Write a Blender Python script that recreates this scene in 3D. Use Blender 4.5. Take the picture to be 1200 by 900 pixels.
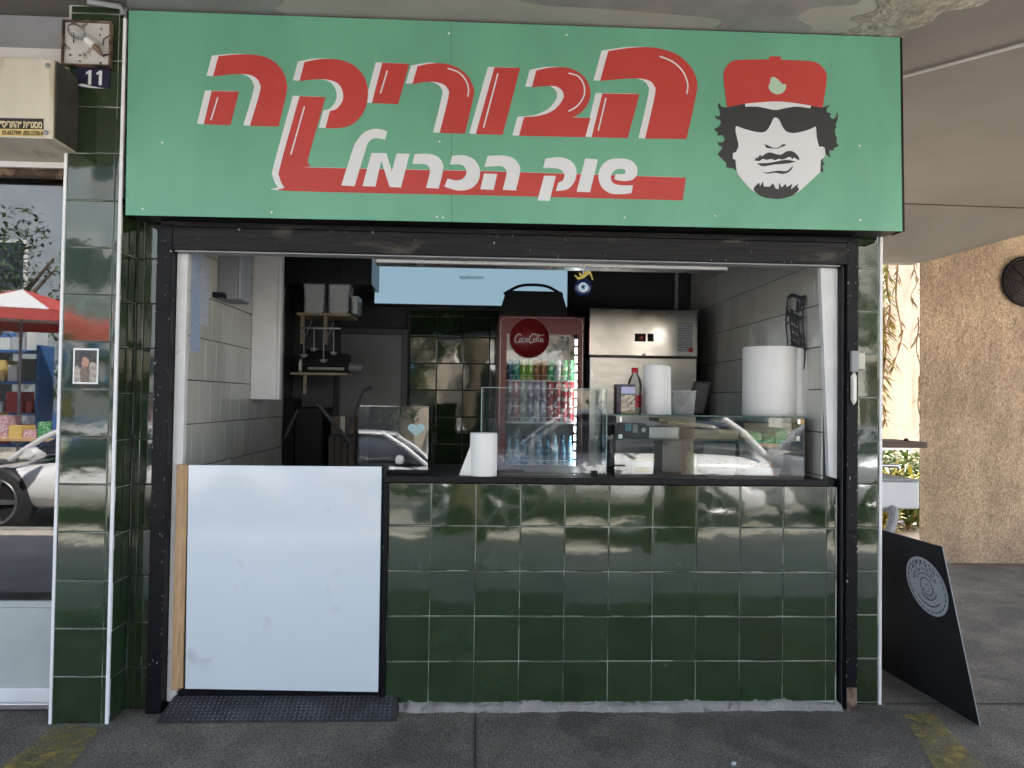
import bpy, bmesh, math, random
from mathutils import Vector, Matrix, Euler
from mathutils.geometry import tessellate_polygon
random.seed(7)
rnd = random.uniform
PI = math.pi
scene = bpy.context.scene
for o in list(bpy.data.objects):
    bpy.data.objects.remove(o)

# ------------------------------------------------------------------ camera
FPX = 872.21                      # focal length in pixels of a 1200 px wide picture
CAM = Vector((0.4007, -3.3445, 1.3612))
YAW, PITCH, ROLL = 0.045575, 0.022642, 0.014091
c_f = Vector((math.sin(YAW)*math.cos(PITCH), math.cos(YAW)*math.cos(PITCH), math.sin(PITCH)))
_r0 = Vector((math.cos(YAW), -math.sin(YAW), 0)); _u0 = _r0.cross(c_f)
c_r = _r0*math.cos(ROLL) + _u0*math.sin(ROLL)
c_u = _u0*math.cos(ROLL) - _r0*math.sin(ROLL)
cam_d = bpy.data.cameras.new('camera'); cam = bpy.data.objects.new('camera', cam_d)
scene.collection.objects.link(cam)
cam.matrix_world = Matrix(((c_r.x, c_u.x, -c_f.x, CAM.x), (c_r.y, c_u.y, -c_f.y, CAM.y),
                           (c_r.z, c_u.z, -c_f.z, CAM.z), (0, 0, 0, 1)))
cam_d.sensor_width = 36; cam_d.sensor_fit = 'HORIZONTAL'; cam_d.lens = FPX/1200*36
cam_d.clip_start = 0.02; cam_d.clip_end = 2000
scene.camera = cam

# ------------------------------------------------------------------ sky, sun, exposure
SUN_DIR = Vector((0.36, 0.44, 0.82)).normalized()     # towards the sun
elev = math.asin(SUN_DIR.z)
world = bpy.data.worlds.new('World'); scene.world = world; world.use_nodes = True
wn = world.node_tree.nodes; wl = world.node_tree.links
bg = wn['Background']; bg.inputs['Strength'].default_value = 0.15
sky = wn.new('ShaderNodeTexSky'); sky.sky_type = 'NISHITA'; sky.sun_disc = False
sky.sun_elevation = elev; sky.sun_rotation = math.atan2(SUN_DIR.x, SUN_DIR.y)
sky.air_density = 1.0; sky.dust_density = 2.0
wl.new(sky.outputs[0], bg.inputs['Color'])
sun_d = bpy.data.lights.new('sun', 'SUN'); sun_d.energy = 5.0; sun_d.angle = math.radians(0.5)
sun_d.color = (1.0, 0.95, 0.88)
sun = bpy.data.objects.new('sun', sun_d); scene.collection.objects.link(sun)
sun.rotation_euler = SUN_DIR.to_track_quat('Z', 'Y').to_euler(); sun.location = (5, -10, 20)
vs = scene.view_settings
vs.view_transform = 'Standard'; vs.look = 'None'; vs.gamma = 1; vs.use_curve_mapping = False
vs.exposure = 2.38
scene.cycles.use_denoising = True
scene.cycles.max_bounces = 8; scene.cycles.diffuse_bounces = 5; scene.cycles.glossy_bounces = 4
scene.cycles.transparent_max_bounces = 16; scene.cycles.transmission_bounces = 6
scene.cycles.sample_clamp_indirect = 6; scene.cycles.caustics_reflective = False; scene.cycles.caustics_refractive = False
scene.cycles.use_adaptive_sampling = True

# ------------------------------------------------------------------ helpers
def at(px, py, Y=None, Z=None, X=None):
    """photo pixel -> the point where its line of sight meets a real plane of the place"""
    d = c_f + c_r*((px-600)/FPX) - c_u*((py-450)/FPX)
    t = (Y-CAM.y)/d.y if Y is not None else (Z-CAM.z)/d.z if Z is not None else (X-CAM.x)/d.x
    return CAM + d*t

def link(o, parent=None):
    scene.collection.objects.link(o)
    if parent is not None: o.parent = parent
    return o

def wloc(o):
    v = Vector((0, 0, 0))
    while o is not None:
        v += o.location; o = o.parent
    return v

def tag(o, label=None, cat=None, group=None, kind=None):
    if label: o['label'] = label
    if cat: o['category'] = cat
    if group: o['group'] = group
    if kind: o['kind'] = kind
    return o

def thing(name, loc, label, cat, group=None):
    o = bpy.data.objects.new(name, None); o.location = loc; o.empty_display_size = 0.05
    scene.collection.objects.link(o)
    return tag(o, label, cat, group)

class MB:
    def __init__(s): s.v = []; s.f = []; s.sm = []
    def add(s, vs_, fs, smooth=False):
        n = len(s.v); s.v += [Vector(v) for v in vs_]
        s.f += [tuple(i+n for i in f) for f in fs]; s.sm += [smooth]*len(fs)
        return s
    def box(s, x0, x1, y0, y1, z0, z1):
        return s.add([(x0,y0,z0),(x1,y0,z0),(x1,y1,z0),(x0,y1,z0),(x0,y0,z1),(x1,y0,z1),(x1,y1,z1),(x0,y1,z1)],
            [(0,3,2,1),(4,5,6,7),(0,1,5,4),(1,2,6,5),(2,3,7,6),(3,0,4,7)])
    def hexa(s, pts):
        """8 corners: bottom ring 0-3 anticlockwise seen from above, then top ring 4-7"""
        return s.add(pts, [(0,3,2,1),(4,5,6,7),(0,1,5,4),(1,2,6,5),(2,3,7,6),(3,0,4,7)])
    def quad(s, a, b, c, d): return s.add([a,b,c,d], [(0,1,2,3)])
    def tube(s, pts, r, n=8, cap=True, smooth=True):
        pts = [Vector(p) for p in pts]; rs = r if isinstance(r, (list, tuple)) else [r]*len(pts)
        vs_ = []; up = None
        for i, p in enumerate(pts):
            d = (pts[min(i+1, len(pts)-1)]-pts[max(i-1, 0)]).normalized()
            if up is None: up = Vector((0,0,1)) if abs(d.z) < .9 else Vector((1,0,0))
            a = d.cross(up)
            if a.length < 1e-4: a = d.cross(Vector((1,0,0)))
            a.normalize(); b = a.cross(d).normalized(); up = b
            for k in range(n):
                t = 2*PI*k/n; vs_.append(p + (a*math.cos(t)+b*math.sin(t))*rs[i])
        fs = [(i*n+k, i*n+(k+1)%n, (i+1)*n+(k+1)%n, (i+1)*n+k) for i in range(len(pts)-1) for k in range(n)]
        s.add(vs_, fs, smooth)
        if cap:
            m = len(pts)
            s.add(vs_[:n], [tuple(range(n))[::-1]]); s.add(vs_[(m-1)*n:], [tuple(range(n))])
        return s
    def lathe(s, prof, c, n=24, axis='z', cap=True, smooth=True):
        """prof: list of (radius, height along the axis)"""
        c = Vector(c); vs_ = []
        for r, h in prof:
            for k in range(n):
                t = 2*PI*k/n; a, b = r*math.cos(t), r*math.sin(t)
                vs_.append(c + (Vector((a,b,h)) if axis == 'z' else Vector((a,h,-b)) if axis == 'y' else Vector((h,a,b))))
        fs = [(i*n+k, i*n+(k+1)%n, (i+1)*n+(k+1)%n, (i+1)*n+k) for i in range(len(prof)-1) for k in range(n)]
        s.add(vs_, fs, smooth)
        if cap:
            m = len(prof)
            if prof[0][0] > 1e-5: s.add(vs_[:n], [tuple(range(n))[::-1]])
            if prof[-1][0] > 1e-5: s.add(vs_[(m-1)*n:], [tuple(range(n))])
        return s
    def prism(s, loop, off):
        """closed planar loop of 3D points, thickened by the vector off (front = the loop)"""
        loop = [Vector(p) for p in loop]; n = len(loop); off = Vector(off)
        tris = tessellate_polygon([loop])
        s.add(loop, [tuple(t) for t in tris])
        back_ = [p+off for p in loop]
        s.add(loop+back_, [(i, (i+1) % n, n+(i+1) % n, n+i) for i in range(n)])
        return s
    def build(s, name, m, parent=None, bevel=0, seg=2, fix=True):
        org = wloc(parent) if parent is not None else Vector((0,0,0))
        if parent is None and s.v:
            lo = [min(v[i] for v in s.v) for i in range(3)]; hi = [max(v[i] for v in s.v) for i in range(3)]
            org = Vector(((lo[0]+hi[0])/2, (lo[1]+hi[1])/2, lo[2]))
        me = bpy.data.meshes.new(name)
        me.from_pydata([v-org for v in s.v], [], s.f)
        me.polygons.foreach_set('use_smooth', s.sm)
        if bevel or fix:
            bm = bmesh.new(); bm.from_mesh(me)
            if bevel:
                bmesh.ops.remove_doubles(bm, verts=bm.verts, dist=1e-5)
                bmesh.ops.bevel(bm, geom=list(bm.edges), offset=bevel, segments=seg, affect='EDGES', profile=.5, clamp_overlap=True)
            if fix: bmesh.ops.recalc_face_normals(bm, faces=bm.faces)
            bm.to_mesh(me); bm.free()
        me.materials.append(m)
        o = bpy.data.objects.new(name, me)
        if parent is None: o.location = org
        return link(o, parent)

def smooth_path(pts, closed=True, sub=6):
    """(x, y) corner points and (x, y, 1) smooth points -> dense outline"""
    n = len(pts); out = []
    P = [Vector((p[0], p[1])) for p in pts]; S = [len(p) > 2 for p in pts]
    for i in range(n if closed else n-1):
        j = (i+1) % n
        out.append(P[i])
        if S[i] or S[j]:
            p0 = P[i-1] if S[i] and (closed or i > 0) else P[i]
            p3 = P[(j+1) % n] if S[j] and (closed or j < n-1) else P[j]
            p1, p2 = P[i], P[j]
            for k in range(1, sub):
                t = k/sub; t2 = t*t; t3 = t2*t
                out.append(0.5*((2*p1)+(p2-p0)*t+(2*p0-5*p1+4*p2-p3)*t2+(3*p1-p0-3*p2+p3)*t3))
    if not closed: out.append(P[-1])
    return out

def ribbon(pts, w, closed=False):
    """outline of a stroke of width w along 2D points"""
    L = []; R_ = []
    for i, p in enumerate(pts):
        d = (pts[min(i+1, len(pts)-1)]-pts[max(i-1, 0)])
        d = d.normalized() if d.length > 1e-9 else Vector((1,0))
        nrm = Vector((-d.y, d.x)); L.append(p+nrm*w/2); R_.append(p-nrm*w/2)
    return L+R_[::-1]

# ------------------------------------------------------------------ materials
MATS = {}
def M(name, col, rough=.5, metal=0, var=0, vscale=4, bump=0, bscale=40, spec=.5, coat=0, objvar=0, dirt=None, dscale=3, dmin=.55, dmax=.7, rvar=0, emis=None, estr=0, stretch=None, speck=0, sscale=180):
    if name in MATS: return MATS[name]
    m = bpy.data.materials.new(name); m.use_nodes = True; MATS[name] = m
    nt = m.node_tree; N = nt.nodes; L = nt.links; b = N['Principled BSDF']
    b.inputs['Base Color'].default_value = (*col, 1); b.inputs['Roughness'].default_value = rough
    b.inputs['Metallic'].default_value = metal; b.inputs['Specular IOR Level'].default_value = spec
    b.inputs['Coat Weight'].default_value = coat
    if emis: b.inputs['Emission Color'].default_value = (*emis, 1); b.inputs['Emission Strength'].default_value = estr
    tc = N.new('ShaderNodeTexCoord'); co = tc.outputs['Object']
    geo = N.new('ShaderNodeNewGeometry'); co = geo.outputs['Position']
    if stretch:
        mp = N.new('ShaderNodeMapping'); mp.inputs['Scale'].default_value = stretch
        L.new(co, mp.inputs['Vector']); co = mp.outputs[0]
    cur = None
    def noise(sc, det=5, dist=0):
        n = N.new('ShaderNodeTexNoise'); n.inputs['Scale'].default_value = sc; n.inputs['Detail'].default_value = det
        n.inputs['Distortion'].default_value = dist
        L.new(co, n.inputs['Vector']); return n
    def mix(a, bcol, fac, mode='MIX'):
        x = N.new('ShaderNodeMix'); x.data_type = 'RGBA'; x.blend_type = mode
        if isinstance(a, tuple): x.inputs['A'].default_value = (*a, 1)
        else: L.new(a, x.inputs['A'])
        if isinstance(bcol, tuple): x.inputs['B'].default_value = (*bcol, 1)
        else: L.new(bcol, x.inputs['B'])
        if isinstance(fac, (int, float)): x.inputs['Factor'].default_value = fac
        else: L.new(fac, x.inputs['Factor'])
        return x.outputs['Result']
    def ramp(src, lo, hi):
        r = N.new('ShaderNodeMapRange'); r.inputs['From Min'].default_value = lo; r.inputs['From Max'].default_value = hi
        r.interpolation_type = 'SMOOTHSTEP'; L.new(src, r.inputs['Value']); return r.outputs[0]
    if var:
        n = noise(vscale, 6, .3)
        cur = mix(tuple(max(0, c*(1-var)) for c in col), tuple(min(1, c*(1+var)) for c in col), ramp(n.outputs[0], .3, .7))
    if objvar:
        oi = N.new('ShaderNodeObjectInfo'); r = N.new('ShaderNodeMapRange')
        r.inputs['To Min'].default_value = 1-objvar; r.inputs['To Max'].default_value = 1+objvar
        L.new(oi.outputs['Random'], r.inputs['Value'])
        hs = N.new('ShaderNodeHueSaturation'); L.new(r.outputs[0], hs.inputs['Value'])
        if cur is None: hs.inputs['Color'].default_value = (*col, 1)
        else: L.new(cur, hs.inputs['Color'])
        cur = hs.outputs[0]
    if dirt:
        n = noise(dscale, 8, .6)
        cur = mix(cur if cur is not None else col, dirt, ramp(n.outputs[0], dmin, dmax))
    if speck:
        n = noise(sscale, 3)
        f = ramp(n.outputs[0], .36, .64)
        g1 = mix(tuple([1-speck]*3), tuple([1+speck]*3), f)
        cur = mix(cur if cur is not None else col, g1, 1.0, 'MULTIPLY')
    if cur is not None: L.new(cur, b.inputs['Base Color'])
    if rvar:
        n = noise(vscale*2.3, 5, .2); r = N.new('ShaderNodeMapRange')
        r.inputs['From Min'].default_value = .3; r.inputs['From Max'].default_value = .7
        r.inputs['To Min'].default_value = max(0, rough-rvar); r.inputs['To Max'].default_value = min(1, rough+rvar)
        L.new(n.outputs[0], r.inputs['Value']); L.new(r.outputs[0], b.inputs['Roughness'])
    if bump:
        n = noise(bscale, 6); bp = N.new('ShaderNodeBump'); bp.inputs['Strength'].default_value = min(1, bump)
        bp.inputs['Distance'].default_value = 0.02*max(1, bump); L.new(n.outputs[0], bp.inputs['Height'])
        L.new(bp.outputs[0], b.inputs['Normal'])
    return m

def glass_mat(name, tint=(1,1,1), ior=1.5, rough=0.0, dust=0.0):
    m = bpy.data.materials.new(name); m.use_nodes = True; MATS[name] = m
    nt = m.node_tree; N = nt.nodes; L = nt.links; N.remove(N['Principled BSDF'])
    tr = N.new('ShaderNodeBsdfTransparent'); tr.inputs[0].default_value = (*tint, 1)
    gl = N.new('ShaderNodeBsdfGlossy'); gl.inputs['Roughness'].default_value = rough
    fr = N.new('ShaderNodeFresnel'); fr.inputs['IOR'].default_value = ior
    mx = N.new('ShaderNodeMixShader'); L.new(fr.outputs[0], mx.inputs[0]); L.new(tr.outputs[0], mx.inputs[1]); L.new(gl.outputs[0], mx.inputs[2])
    out = mx.outputs[0]
    if dust:
        df = N.new('ShaderNodeBsdfDiffuse'); df.inputs[0].default_value = (.8,.8,.78,1)
        tc = N.new('ShaderNodeNewGeometry'); n = N.new('ShaderNodeTexNoise'); n.inputs['Scale'].default_value = 5; n.inputs['Detail'].default_value = 8
        L.new(tc.outputs['Position'], n.inputs['Vector']); r = N.new('ShaderNodeMapRange')
        r.inputs['From Min'].default_value = .35; r.inputs['From Max'].default_value = .75; r.inputs['To Max'].default_value = dust
        L.new(n.outputs[0], r.inputs['Value'])
        m2 = N.new('ShaderNodeMixShader'); L.new(r.outputs[0], m2.inputs[0]); L.new(out, m2.inputs[1]); L.new(df.outputs[0], m2.inputs[2]); out = m2.outputs[0]
    L.new(out, N['Material Output'].inputs['Surface'])
    return m

def worn_paint(name, col, lo, hi, scale):
    """paint that has partly rubbed off: noise decides where it is still there"""
    m = M(name, col, .8, var=.25, vscale=30)
    nt = m.node_tree; N = nt.nodes; L = nt.links; b = N['Principled BSDF']
    g = N.new('ShaderNodeNewGeometry'); n = N.new('ShaderNodeTexNoise'); n.inputs['Scale'].default_value = scale; n.inputs['Detail'].default_value = 9
    n.inputs['Roughness'].default_value = .7
    L.new(g.outputs['Position'], n.inputs['Vector']); r = N.new('ShaderNodeMapRange'); r.inputs['From Min'].default_value = lo; r.inputs['From Max'].default_value = hi
    L.new(n.outputs[0], r.inputs['Value']); L.new(r.outputs[0], b.inputs['Alpha'])
    return m

def printed_sheet(name, paper, ink, rows, cover=.5):
    """a sheet with rows of small print: object Y and Z coordinates drive the lines"""
    m = M(name, paper, .6)
    nt = m.node_tree; N = nt.nodes; L = nt.links; b = N['Principled BSDF']
    g = N.new('ShaderNodeTexCoord'); sp = N.new('ShaderNodeSeparateXYZ'); L.new(g.outputs['Generated'], sp.inputs[0])
    mu = N.new('ShaderNodeMath'); mu.operation = 'MULTIPLY'; mu.inputs[1].default_value = rows; L.new(sp.outputs['Z'], mu.inputs[0])
    fr = N.new('ShaderNodeMath'); fr.operation = 'FRACT'; L.new(mu.outputs[0], fr.inputs[0])
    gt = N.new('ShaderNodeMath'); gt.operation = 'GREATER_THAN'; gt.inputs[1].default_value = .5; L.new(fr.outputs[0], gt.inputs[0])
    mp = N.new('ShaderNodeMapping'); mp.inputs['Scale'].default_value = (14, 14, rows*.9); L.new(g.outputs['Generated'], mp.inputs[0])
    n = N.new('ShaderNodeTexNoise'); n.inputs['Scale'].default_value = 1; n.inputs['Detail'].default_value = 3; L.new(mp.outputs[0], n.inputs['Vector'])
    g2 = N.new('ShaderNodeMath'); g2.operation = 'GREATER_THAN'; g2.inputs[1].default_value = cover; L.new(n.outputs[0], g2.inputs[0])
    m3 = N.new('ShaderNodeMath'); m3.operation = 'MULTIPLY'; L.new(gt.outputs[0], m3.inputs[0]); L.new(g2.outputs[0], m3.inputs[1])
    mx = N.new('ShaderNodeMix'); mx.data_type = 'RGBA'; mx.inputs['A'].default_value = (*paper, 1); mx.inputs['B'].default_value = (*ink, 1)
    L.new(m3.outputs[0], mx.inputs['Factor']); L.new(mx.outputs['Result'], b.inputs['Base Color'])
    return m

M('green_tile', (.020,.038,.015), .045, spec=1.0, objvar=.16, var=.12, vscale=9, bump=.012, bscale=14)
M('white_tile', (.52,.51,.45), .12, objvar=.05, var=.05, vscale=3, bump=.01, bscale=10)
M('light_grout', (.40,.42,.37), .9, dirt=(.10,.11,.09), dscale=5, dmin=.42, dmax=.6)
M('dark_grout', (.05,.05,.045), .9)
M('black_steel', (.006,.0065,.009), .38, spec=.15, dirt=(.16,.15,.14), dscale=22, dmin=.69, dmax=.74, bump=.15, bscale=30, rvar=.12)
M('beam_steel', (.012,.0115,.0115), .45, spec=.2, dirt=(.07,.06,.05), dscale=9, dmin=.56, dmax=.72, bump=.3, bscale=25, rvar=.12, stretch=(.35,1,1.6))
M('rusty_metal', (.22,.15,.10), .8, dirt=(.06,.035,.02), dscale=18, dmin=.4, dmax=.6, bump=.5, bscale=60)
M('white_plaster', (.74,.74,.72), .75, var=.06, vscale=6, dirt=(.42,.40,.36), dscale=9, dmin=.62, dmax=.76, bump=.2, bscale=30)
M('white_trim', (.80,.80,.79), .45, var=.05, vscale=8)
M('sign_green', (.132,.365,.235), .42, var=.07, vscale=3, rvar=.08, bump=.03, bscale=3, stretch=(1.6,1,.5))
M('sign_red', (.46,.045,.035), .5, var=.05, vscale=3)
M('sign_white', (.66,.67,.68), .5)
M('sign_dark', (.028,.028,.030), .5)
M('sign_pale', (.40,.56,.42), .5)
M('white_board', (.63,.68,.71), .09, spec=.45, dirt=(.50,.53,.55), dscale=7, dmin=.62, dmax=.8, var=.02, vscale=2, bump=.02, bscale=3.0)
M('pine_wood', (.50,.32,.16), .65, var=.18, vscale=9, stretch=(8,8,1))
M('dark_wood', (.10,.065,.045), .7, var=.25, vscale=9, stretch=(1,6,6))
M('black_rubber', (.012,.012,.013), .6)
M('black_plastic', (.007,.007,.008), .45, spec=.2)
M('cement', (.29,.275,.245), .9, var=.15, vscale=9, dirt=(.13,.12,.11), dscale=14, dmin=.56, dmax=.72, bump=.6, bscale=45)
M('floor_asphalt', (.18,.156,.124), .82, spec=.2, speck=.48, sscale=150, var=.22, vscale=3.5, dirt=(.12,.108,.09), dscale=1.7, dmin=.52, dmax=.68, bump=.55, bscale=120, rvar=.1)
M('street_asphalt', (.30,.28,.25), .9, var=.15, vscale=1.2, bump=.3, bscale=90)
M('pavers', (.52,.47,.40), .85, var=.12, vscale=2, bump=.2, bscale=60)
M('aluminium', (.62,.62,.61), .32, metal=1, rvar=.1)
M('stainless', (.56,.55,.52), .18, metal=1, var=.06, vscale=3, bump=.055, bscale=2.2, rvar=.06)
M('grey_metal', (.28,.29,.30), .5, var=.08)
M('grey_paint', (.06,.063,.07), .55, var=.1, vscale=3)
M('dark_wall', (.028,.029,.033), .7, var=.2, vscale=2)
M('interior_ceiling', (.15,.15,.15), .8)
M('paper', (.76,.75,.71), .9, var=.04, vscale=6, bump=.12, bscale=60, stretch=(1,1,.4))
M('cream_plastic', (.62,.60,.52), .5)
M('clear_plastic', (.50,.52,.52), .2, spec=.5)
M('fridge_red', (.17,.016,.018), .28, var=.1, vscale=5)
M('disc_red', (.21,.012,.014), .35)
M('fridge_inner', (.40,.46,.46), .4)
M('wire_white', (.75,.78,.78), .4)
M('stucco', (.48,.355,.235), .95, var=.17, vscale=3, stretch=(1,1,.55), bump=.9, bscale=95, speck=.24, sscale=85)
M('stucco_pale', (.46,.37,.27), .95, var=.12, vscale=3, bump=.4, bscale=40)
M('shutter_paint', (.56,.52,.41), .5, var=.08, vscale=3, dirt=(.26,.20,.12), dscale=5, dmin=.52, dmax=.78, stretch=(2.2,1,.5), bump=.03, bscale=5)
M('lamp_paint', (.55,.54,.50), .5, dirt=(.14,.10,.07), dscale=20, dmin=.58, dmax=.72)
M('number_blue', (.018,.016,.045), .3, dirt=(.5,.5,.5), dscale=30, dmin=.72, dmax=.76)
M('sticker_black', (.015,.013,.012), .4); M('sticker_yellow', (.62,.46,.15), .5); M('sticker_cream', (.72,.62,.36), .5)
M('green_leaf', (.10,.16,.03), .55, objvar=.2, var=.35, vscale=6); M('tree_leaf', (.045,.085,.022), .6, var=.45, vscale=1.5)
M('dry_vine', (.22,.15,.08), .8, var=.3, vscale=15); M('bark', (.11,.085,.06), .9, var=.3, vscale=9, bump=.6, bscale=25)
M('car_white', (.80,.80,.80), .22, coat=.6); M('car_silver', (.50,.53,.57), .25, coat=.6, metal=.3); M('car_glass', (.02,.03,.045), .05, spec=.8)
M('tyre', (.018,.018,.018), .85); M('rim_metal', (.45,.46,.47), .3, metal=1)
M('facade_tan', (.50,.44,.36), .9, var=.08, vscale=1); M('facade_white', (.68,.66,.62), .85, var=.06, vscale=1)
M('window_dark', (.03,.04,.05), .08, spec=.7); M('shop_red', (.45,.06,.05), .6); M('shop_blue', (.05,.14,.34), .6)
worn_paint('yellow_paint', (.34,.25,.06), .38, .68, 11)
glass_mat('clear_glass', (.93,.97,.96), 1.65, dust=.03)
glass_mat('case_glass', (.95,.98,.975), 1.68, dust=.05)
glass_mat('shop_glass', (.93,.96,.96), 2.3, dust=.02)
glass_mat('bulb_glass', (.9,.9,.88), 1.4, dust=.35)
glass_mat('fridge_glass', (.96,.98,.98), 1.45)

# plaster on the walkway soffit: pale paint with grey cement repairs and bare rough spots
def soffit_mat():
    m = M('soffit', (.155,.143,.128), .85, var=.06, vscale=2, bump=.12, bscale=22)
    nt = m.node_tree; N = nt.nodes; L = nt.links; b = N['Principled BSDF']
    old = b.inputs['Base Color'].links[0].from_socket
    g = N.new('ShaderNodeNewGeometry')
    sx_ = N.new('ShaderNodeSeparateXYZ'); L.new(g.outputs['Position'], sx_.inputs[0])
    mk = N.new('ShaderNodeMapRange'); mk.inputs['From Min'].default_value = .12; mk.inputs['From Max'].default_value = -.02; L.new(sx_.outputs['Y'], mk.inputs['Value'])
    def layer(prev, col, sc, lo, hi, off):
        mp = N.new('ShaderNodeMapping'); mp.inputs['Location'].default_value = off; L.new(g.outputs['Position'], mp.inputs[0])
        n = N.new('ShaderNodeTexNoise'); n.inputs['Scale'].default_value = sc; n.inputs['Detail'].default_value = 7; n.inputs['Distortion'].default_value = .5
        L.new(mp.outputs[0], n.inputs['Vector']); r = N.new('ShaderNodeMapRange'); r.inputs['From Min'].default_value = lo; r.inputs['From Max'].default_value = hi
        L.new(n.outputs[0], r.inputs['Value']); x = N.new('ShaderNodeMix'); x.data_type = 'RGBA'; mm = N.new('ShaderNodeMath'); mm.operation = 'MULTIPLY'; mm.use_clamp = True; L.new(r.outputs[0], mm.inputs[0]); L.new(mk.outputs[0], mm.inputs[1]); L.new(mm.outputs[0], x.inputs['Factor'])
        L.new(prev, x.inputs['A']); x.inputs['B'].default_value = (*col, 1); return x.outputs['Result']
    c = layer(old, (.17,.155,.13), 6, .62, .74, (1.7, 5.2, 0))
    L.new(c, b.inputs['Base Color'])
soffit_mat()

# ------------------------------------------------------------------ tiles
TILE_CACHE = {}
def tile_mesh(w, h, k, mat, t=.008):
    key = (round(w, 3), round(h, 3), k, mat)
    if key in TILE_CACHE: return TILE_CACHE[key]
    rs = random.Random(hash((round(w*1000), round(h*1000), k)))
    e = min(.003, w*.2, h*.2)
    us = [-w/2, -w/2+e*.5, -w/2+e*1.3, -w/6, w/6, w/2-e*1.3, w/2-e*.5, w/2]; vs_ = [-h/2, -h/2+e*.5, -h/2+e*1.3, -h/6, h/6, h/2-e*1.3, h/2-e*.5, h/2]
    prof = [0.0, 1, 1, 1, 1, 1, 1, 0.0]
    bow = rs.uniform(-.0002, .0003)*(1 if rs.random() < .5 else 3.0); V = []
    ax, az = rs.uniform(-.0002, .0002), rs.uniform(-.0002, .0002)
    for j in range(8):
        for i in range(8):
            q = min(prof[i], prof[j]); u, v = us[i]/(w/2), vs_[j]/(h/2)
            d = t*(.90+.10*q) + bow*(1-u*u)*(1-v*v)*1.3 + (rs.uniform(-.00006, .00006) if 2 < i < 5 or 2 < j < 5 else 0)
            V.append((us[i], -d, vs_[j]))
    Fc = [(j*8+i, j*8+i+1, (j+1)*8+i+1, (j+1)*8+i) for j in range(7) for i in range(7)]; sm = [True]*len(Fc)
    n = len(V); ring = list(range(8))+[j*8+7 for j in range(1, 8)]+[56+i for i in range(6, -1, -1)]+[j*8 for j in range(6, 0, -1)]
    V += [(V[i][0], 0, V[i][2]) for i in ring]; m = len(ring)
    Fc += [(ring[(i+1) % m], ring[i], n+i, n+(i+1) % m) for i in range(m)]; sm += [False]*m
    me = bpy.data.meshes.new('tile'); me.from_pydata(V, [], Fc); me.polygons.foreach_set('use_smooth', sm)
    me.materials.append(MATS[mat]); TILE_CACHE[key] = me
    return me

def put_tile(parent, c, w, h, rz=0, mat='green_tile', tilt=.35, nvar=9):
    o = bpy.data.objects.new('tile', tile_mesh(w, h, random.randrange(nvar), mat))
    o.rotation_euler = (math.radians(rnd(-tilt, tilt)), 0, rz+math.radians(rnd(-tilt, tilt)))
    o.location = Vector(c)-wloc(parent)
    return link(o, parent)

def tile_face(parent, cols, rows, plane, face, mat='green_tile', joint=.003, tilt=.85):
    """cols / rows: lists of (start, end); face 'front' (looks to -y), '+x' or '-x'"""
    for (a, b) in cols:
        for (z0, z1) in rows:
            w, h = b-a-joint, z1-z0-joint
            if w < .008 or h < .008: continue
            m, z = (a+b)/2, (z0+z1)/2
            if face == 'front': put_tile(parent, (m, plane, z), w, h, 0, mat, tilt)
            elif face == '+x': put_tile(parent, (plane, m, z), w, h, PI/2, mat, tilt)
            else: put_tile(parent, (plane, m, z), w, h, -PI/2, mat, tilt)

def rows_from(z0, first, last):
    r = []; z = z0
    while z > first: z -= .2
    a = first; z += .2
    while a < last-1e-4:
        b = min(z, last); r.append((a, b)); a = b; z += .2
    return r

def text_obj(s, size, origin, xdir, zdir, m, parent, name='lettering', depth=.0012, align='LEFT', bold=0, sx=1):
    cu = bpy.data.curves.new(name, 'FONT'); cu.body = s; cu.size = size; cu.extrude = depth/2; cu.align_x = align; cu.offset = bold
    cu.resolution_u = 3
    o = bpy.data.objects.new(name, cu); scene.collection.objects.link(o)
    dg = bpy.context.evaluated_depsgraph_get(); dg.update()
    me = bpy.data.meshes.new_from_object(o.evaluated_get(dg))
    bpy.data.objects.remove(o); bpy.data.curves.remove(cu)
    xd, zd = Vector(xdir).normalized(), Vector(zdir).normalized(); nd = xd.cross(zd)
    me.transform(Matrix(((xd.x*sx, zd.x, nd.x, 0), (xd.y*sx, zd.y, nd.y, 0), (xd.z*sx, zd.z, nd.z, 0), (0, 0, 0, 1))))
    me.materials.clear(); me.materials.append(m)
    ob = bpy.data.objects.new(name, me); ob.location = Vector(origin)-wloc(parent)
    return link(ob, parent)

G = -0.012        # level of the walkway
CEIL = 3.02
# ================================================================== SETTING
b = MB(); b.quad((-400,-400,-.16), (400,-400,-.16), (400,400,-.16), (-400,400,-.16)); tag(b.build('ground', MATS['street_asphalt']), kind='structure')
b = MB(); b.box(-30, 30, -1.9, 30, -.4, G); tag(b.build('walkway', MATS['floor_asphalt']), kind='structure')
b = MB(); b.box(-30, 30, -4.3, -1.902, -.4, G); tag(b.build('pavement', MATS['pavers']), kind='structure')
b = MB(); b.box(-30, 30, -4.48, -4.302, -.4, G+.006); tag(b.build('kerb', MATS['cement']), kind='structure')
b = MB(); b.box(-30, 30, -16.5, -12, -.4, -.03); tag(b.build('far_pavement', MATS['pavers']), kind='structure')
b = MB(); b.box(-30, 30, 3.2, 14, G-.1, G+.006); b2 = MB(); b2.box(5.75, 30, -1.9, 3.0, G-.1, G+.005); tag(b2.build('bounce_pavement', MATS['pavers']), kind='structure')  # pale pavers at the right, out of view, added to bounce sunlight
tag(b.build('courtyard_paving', MATS['pavers']), kind='structure')
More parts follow.
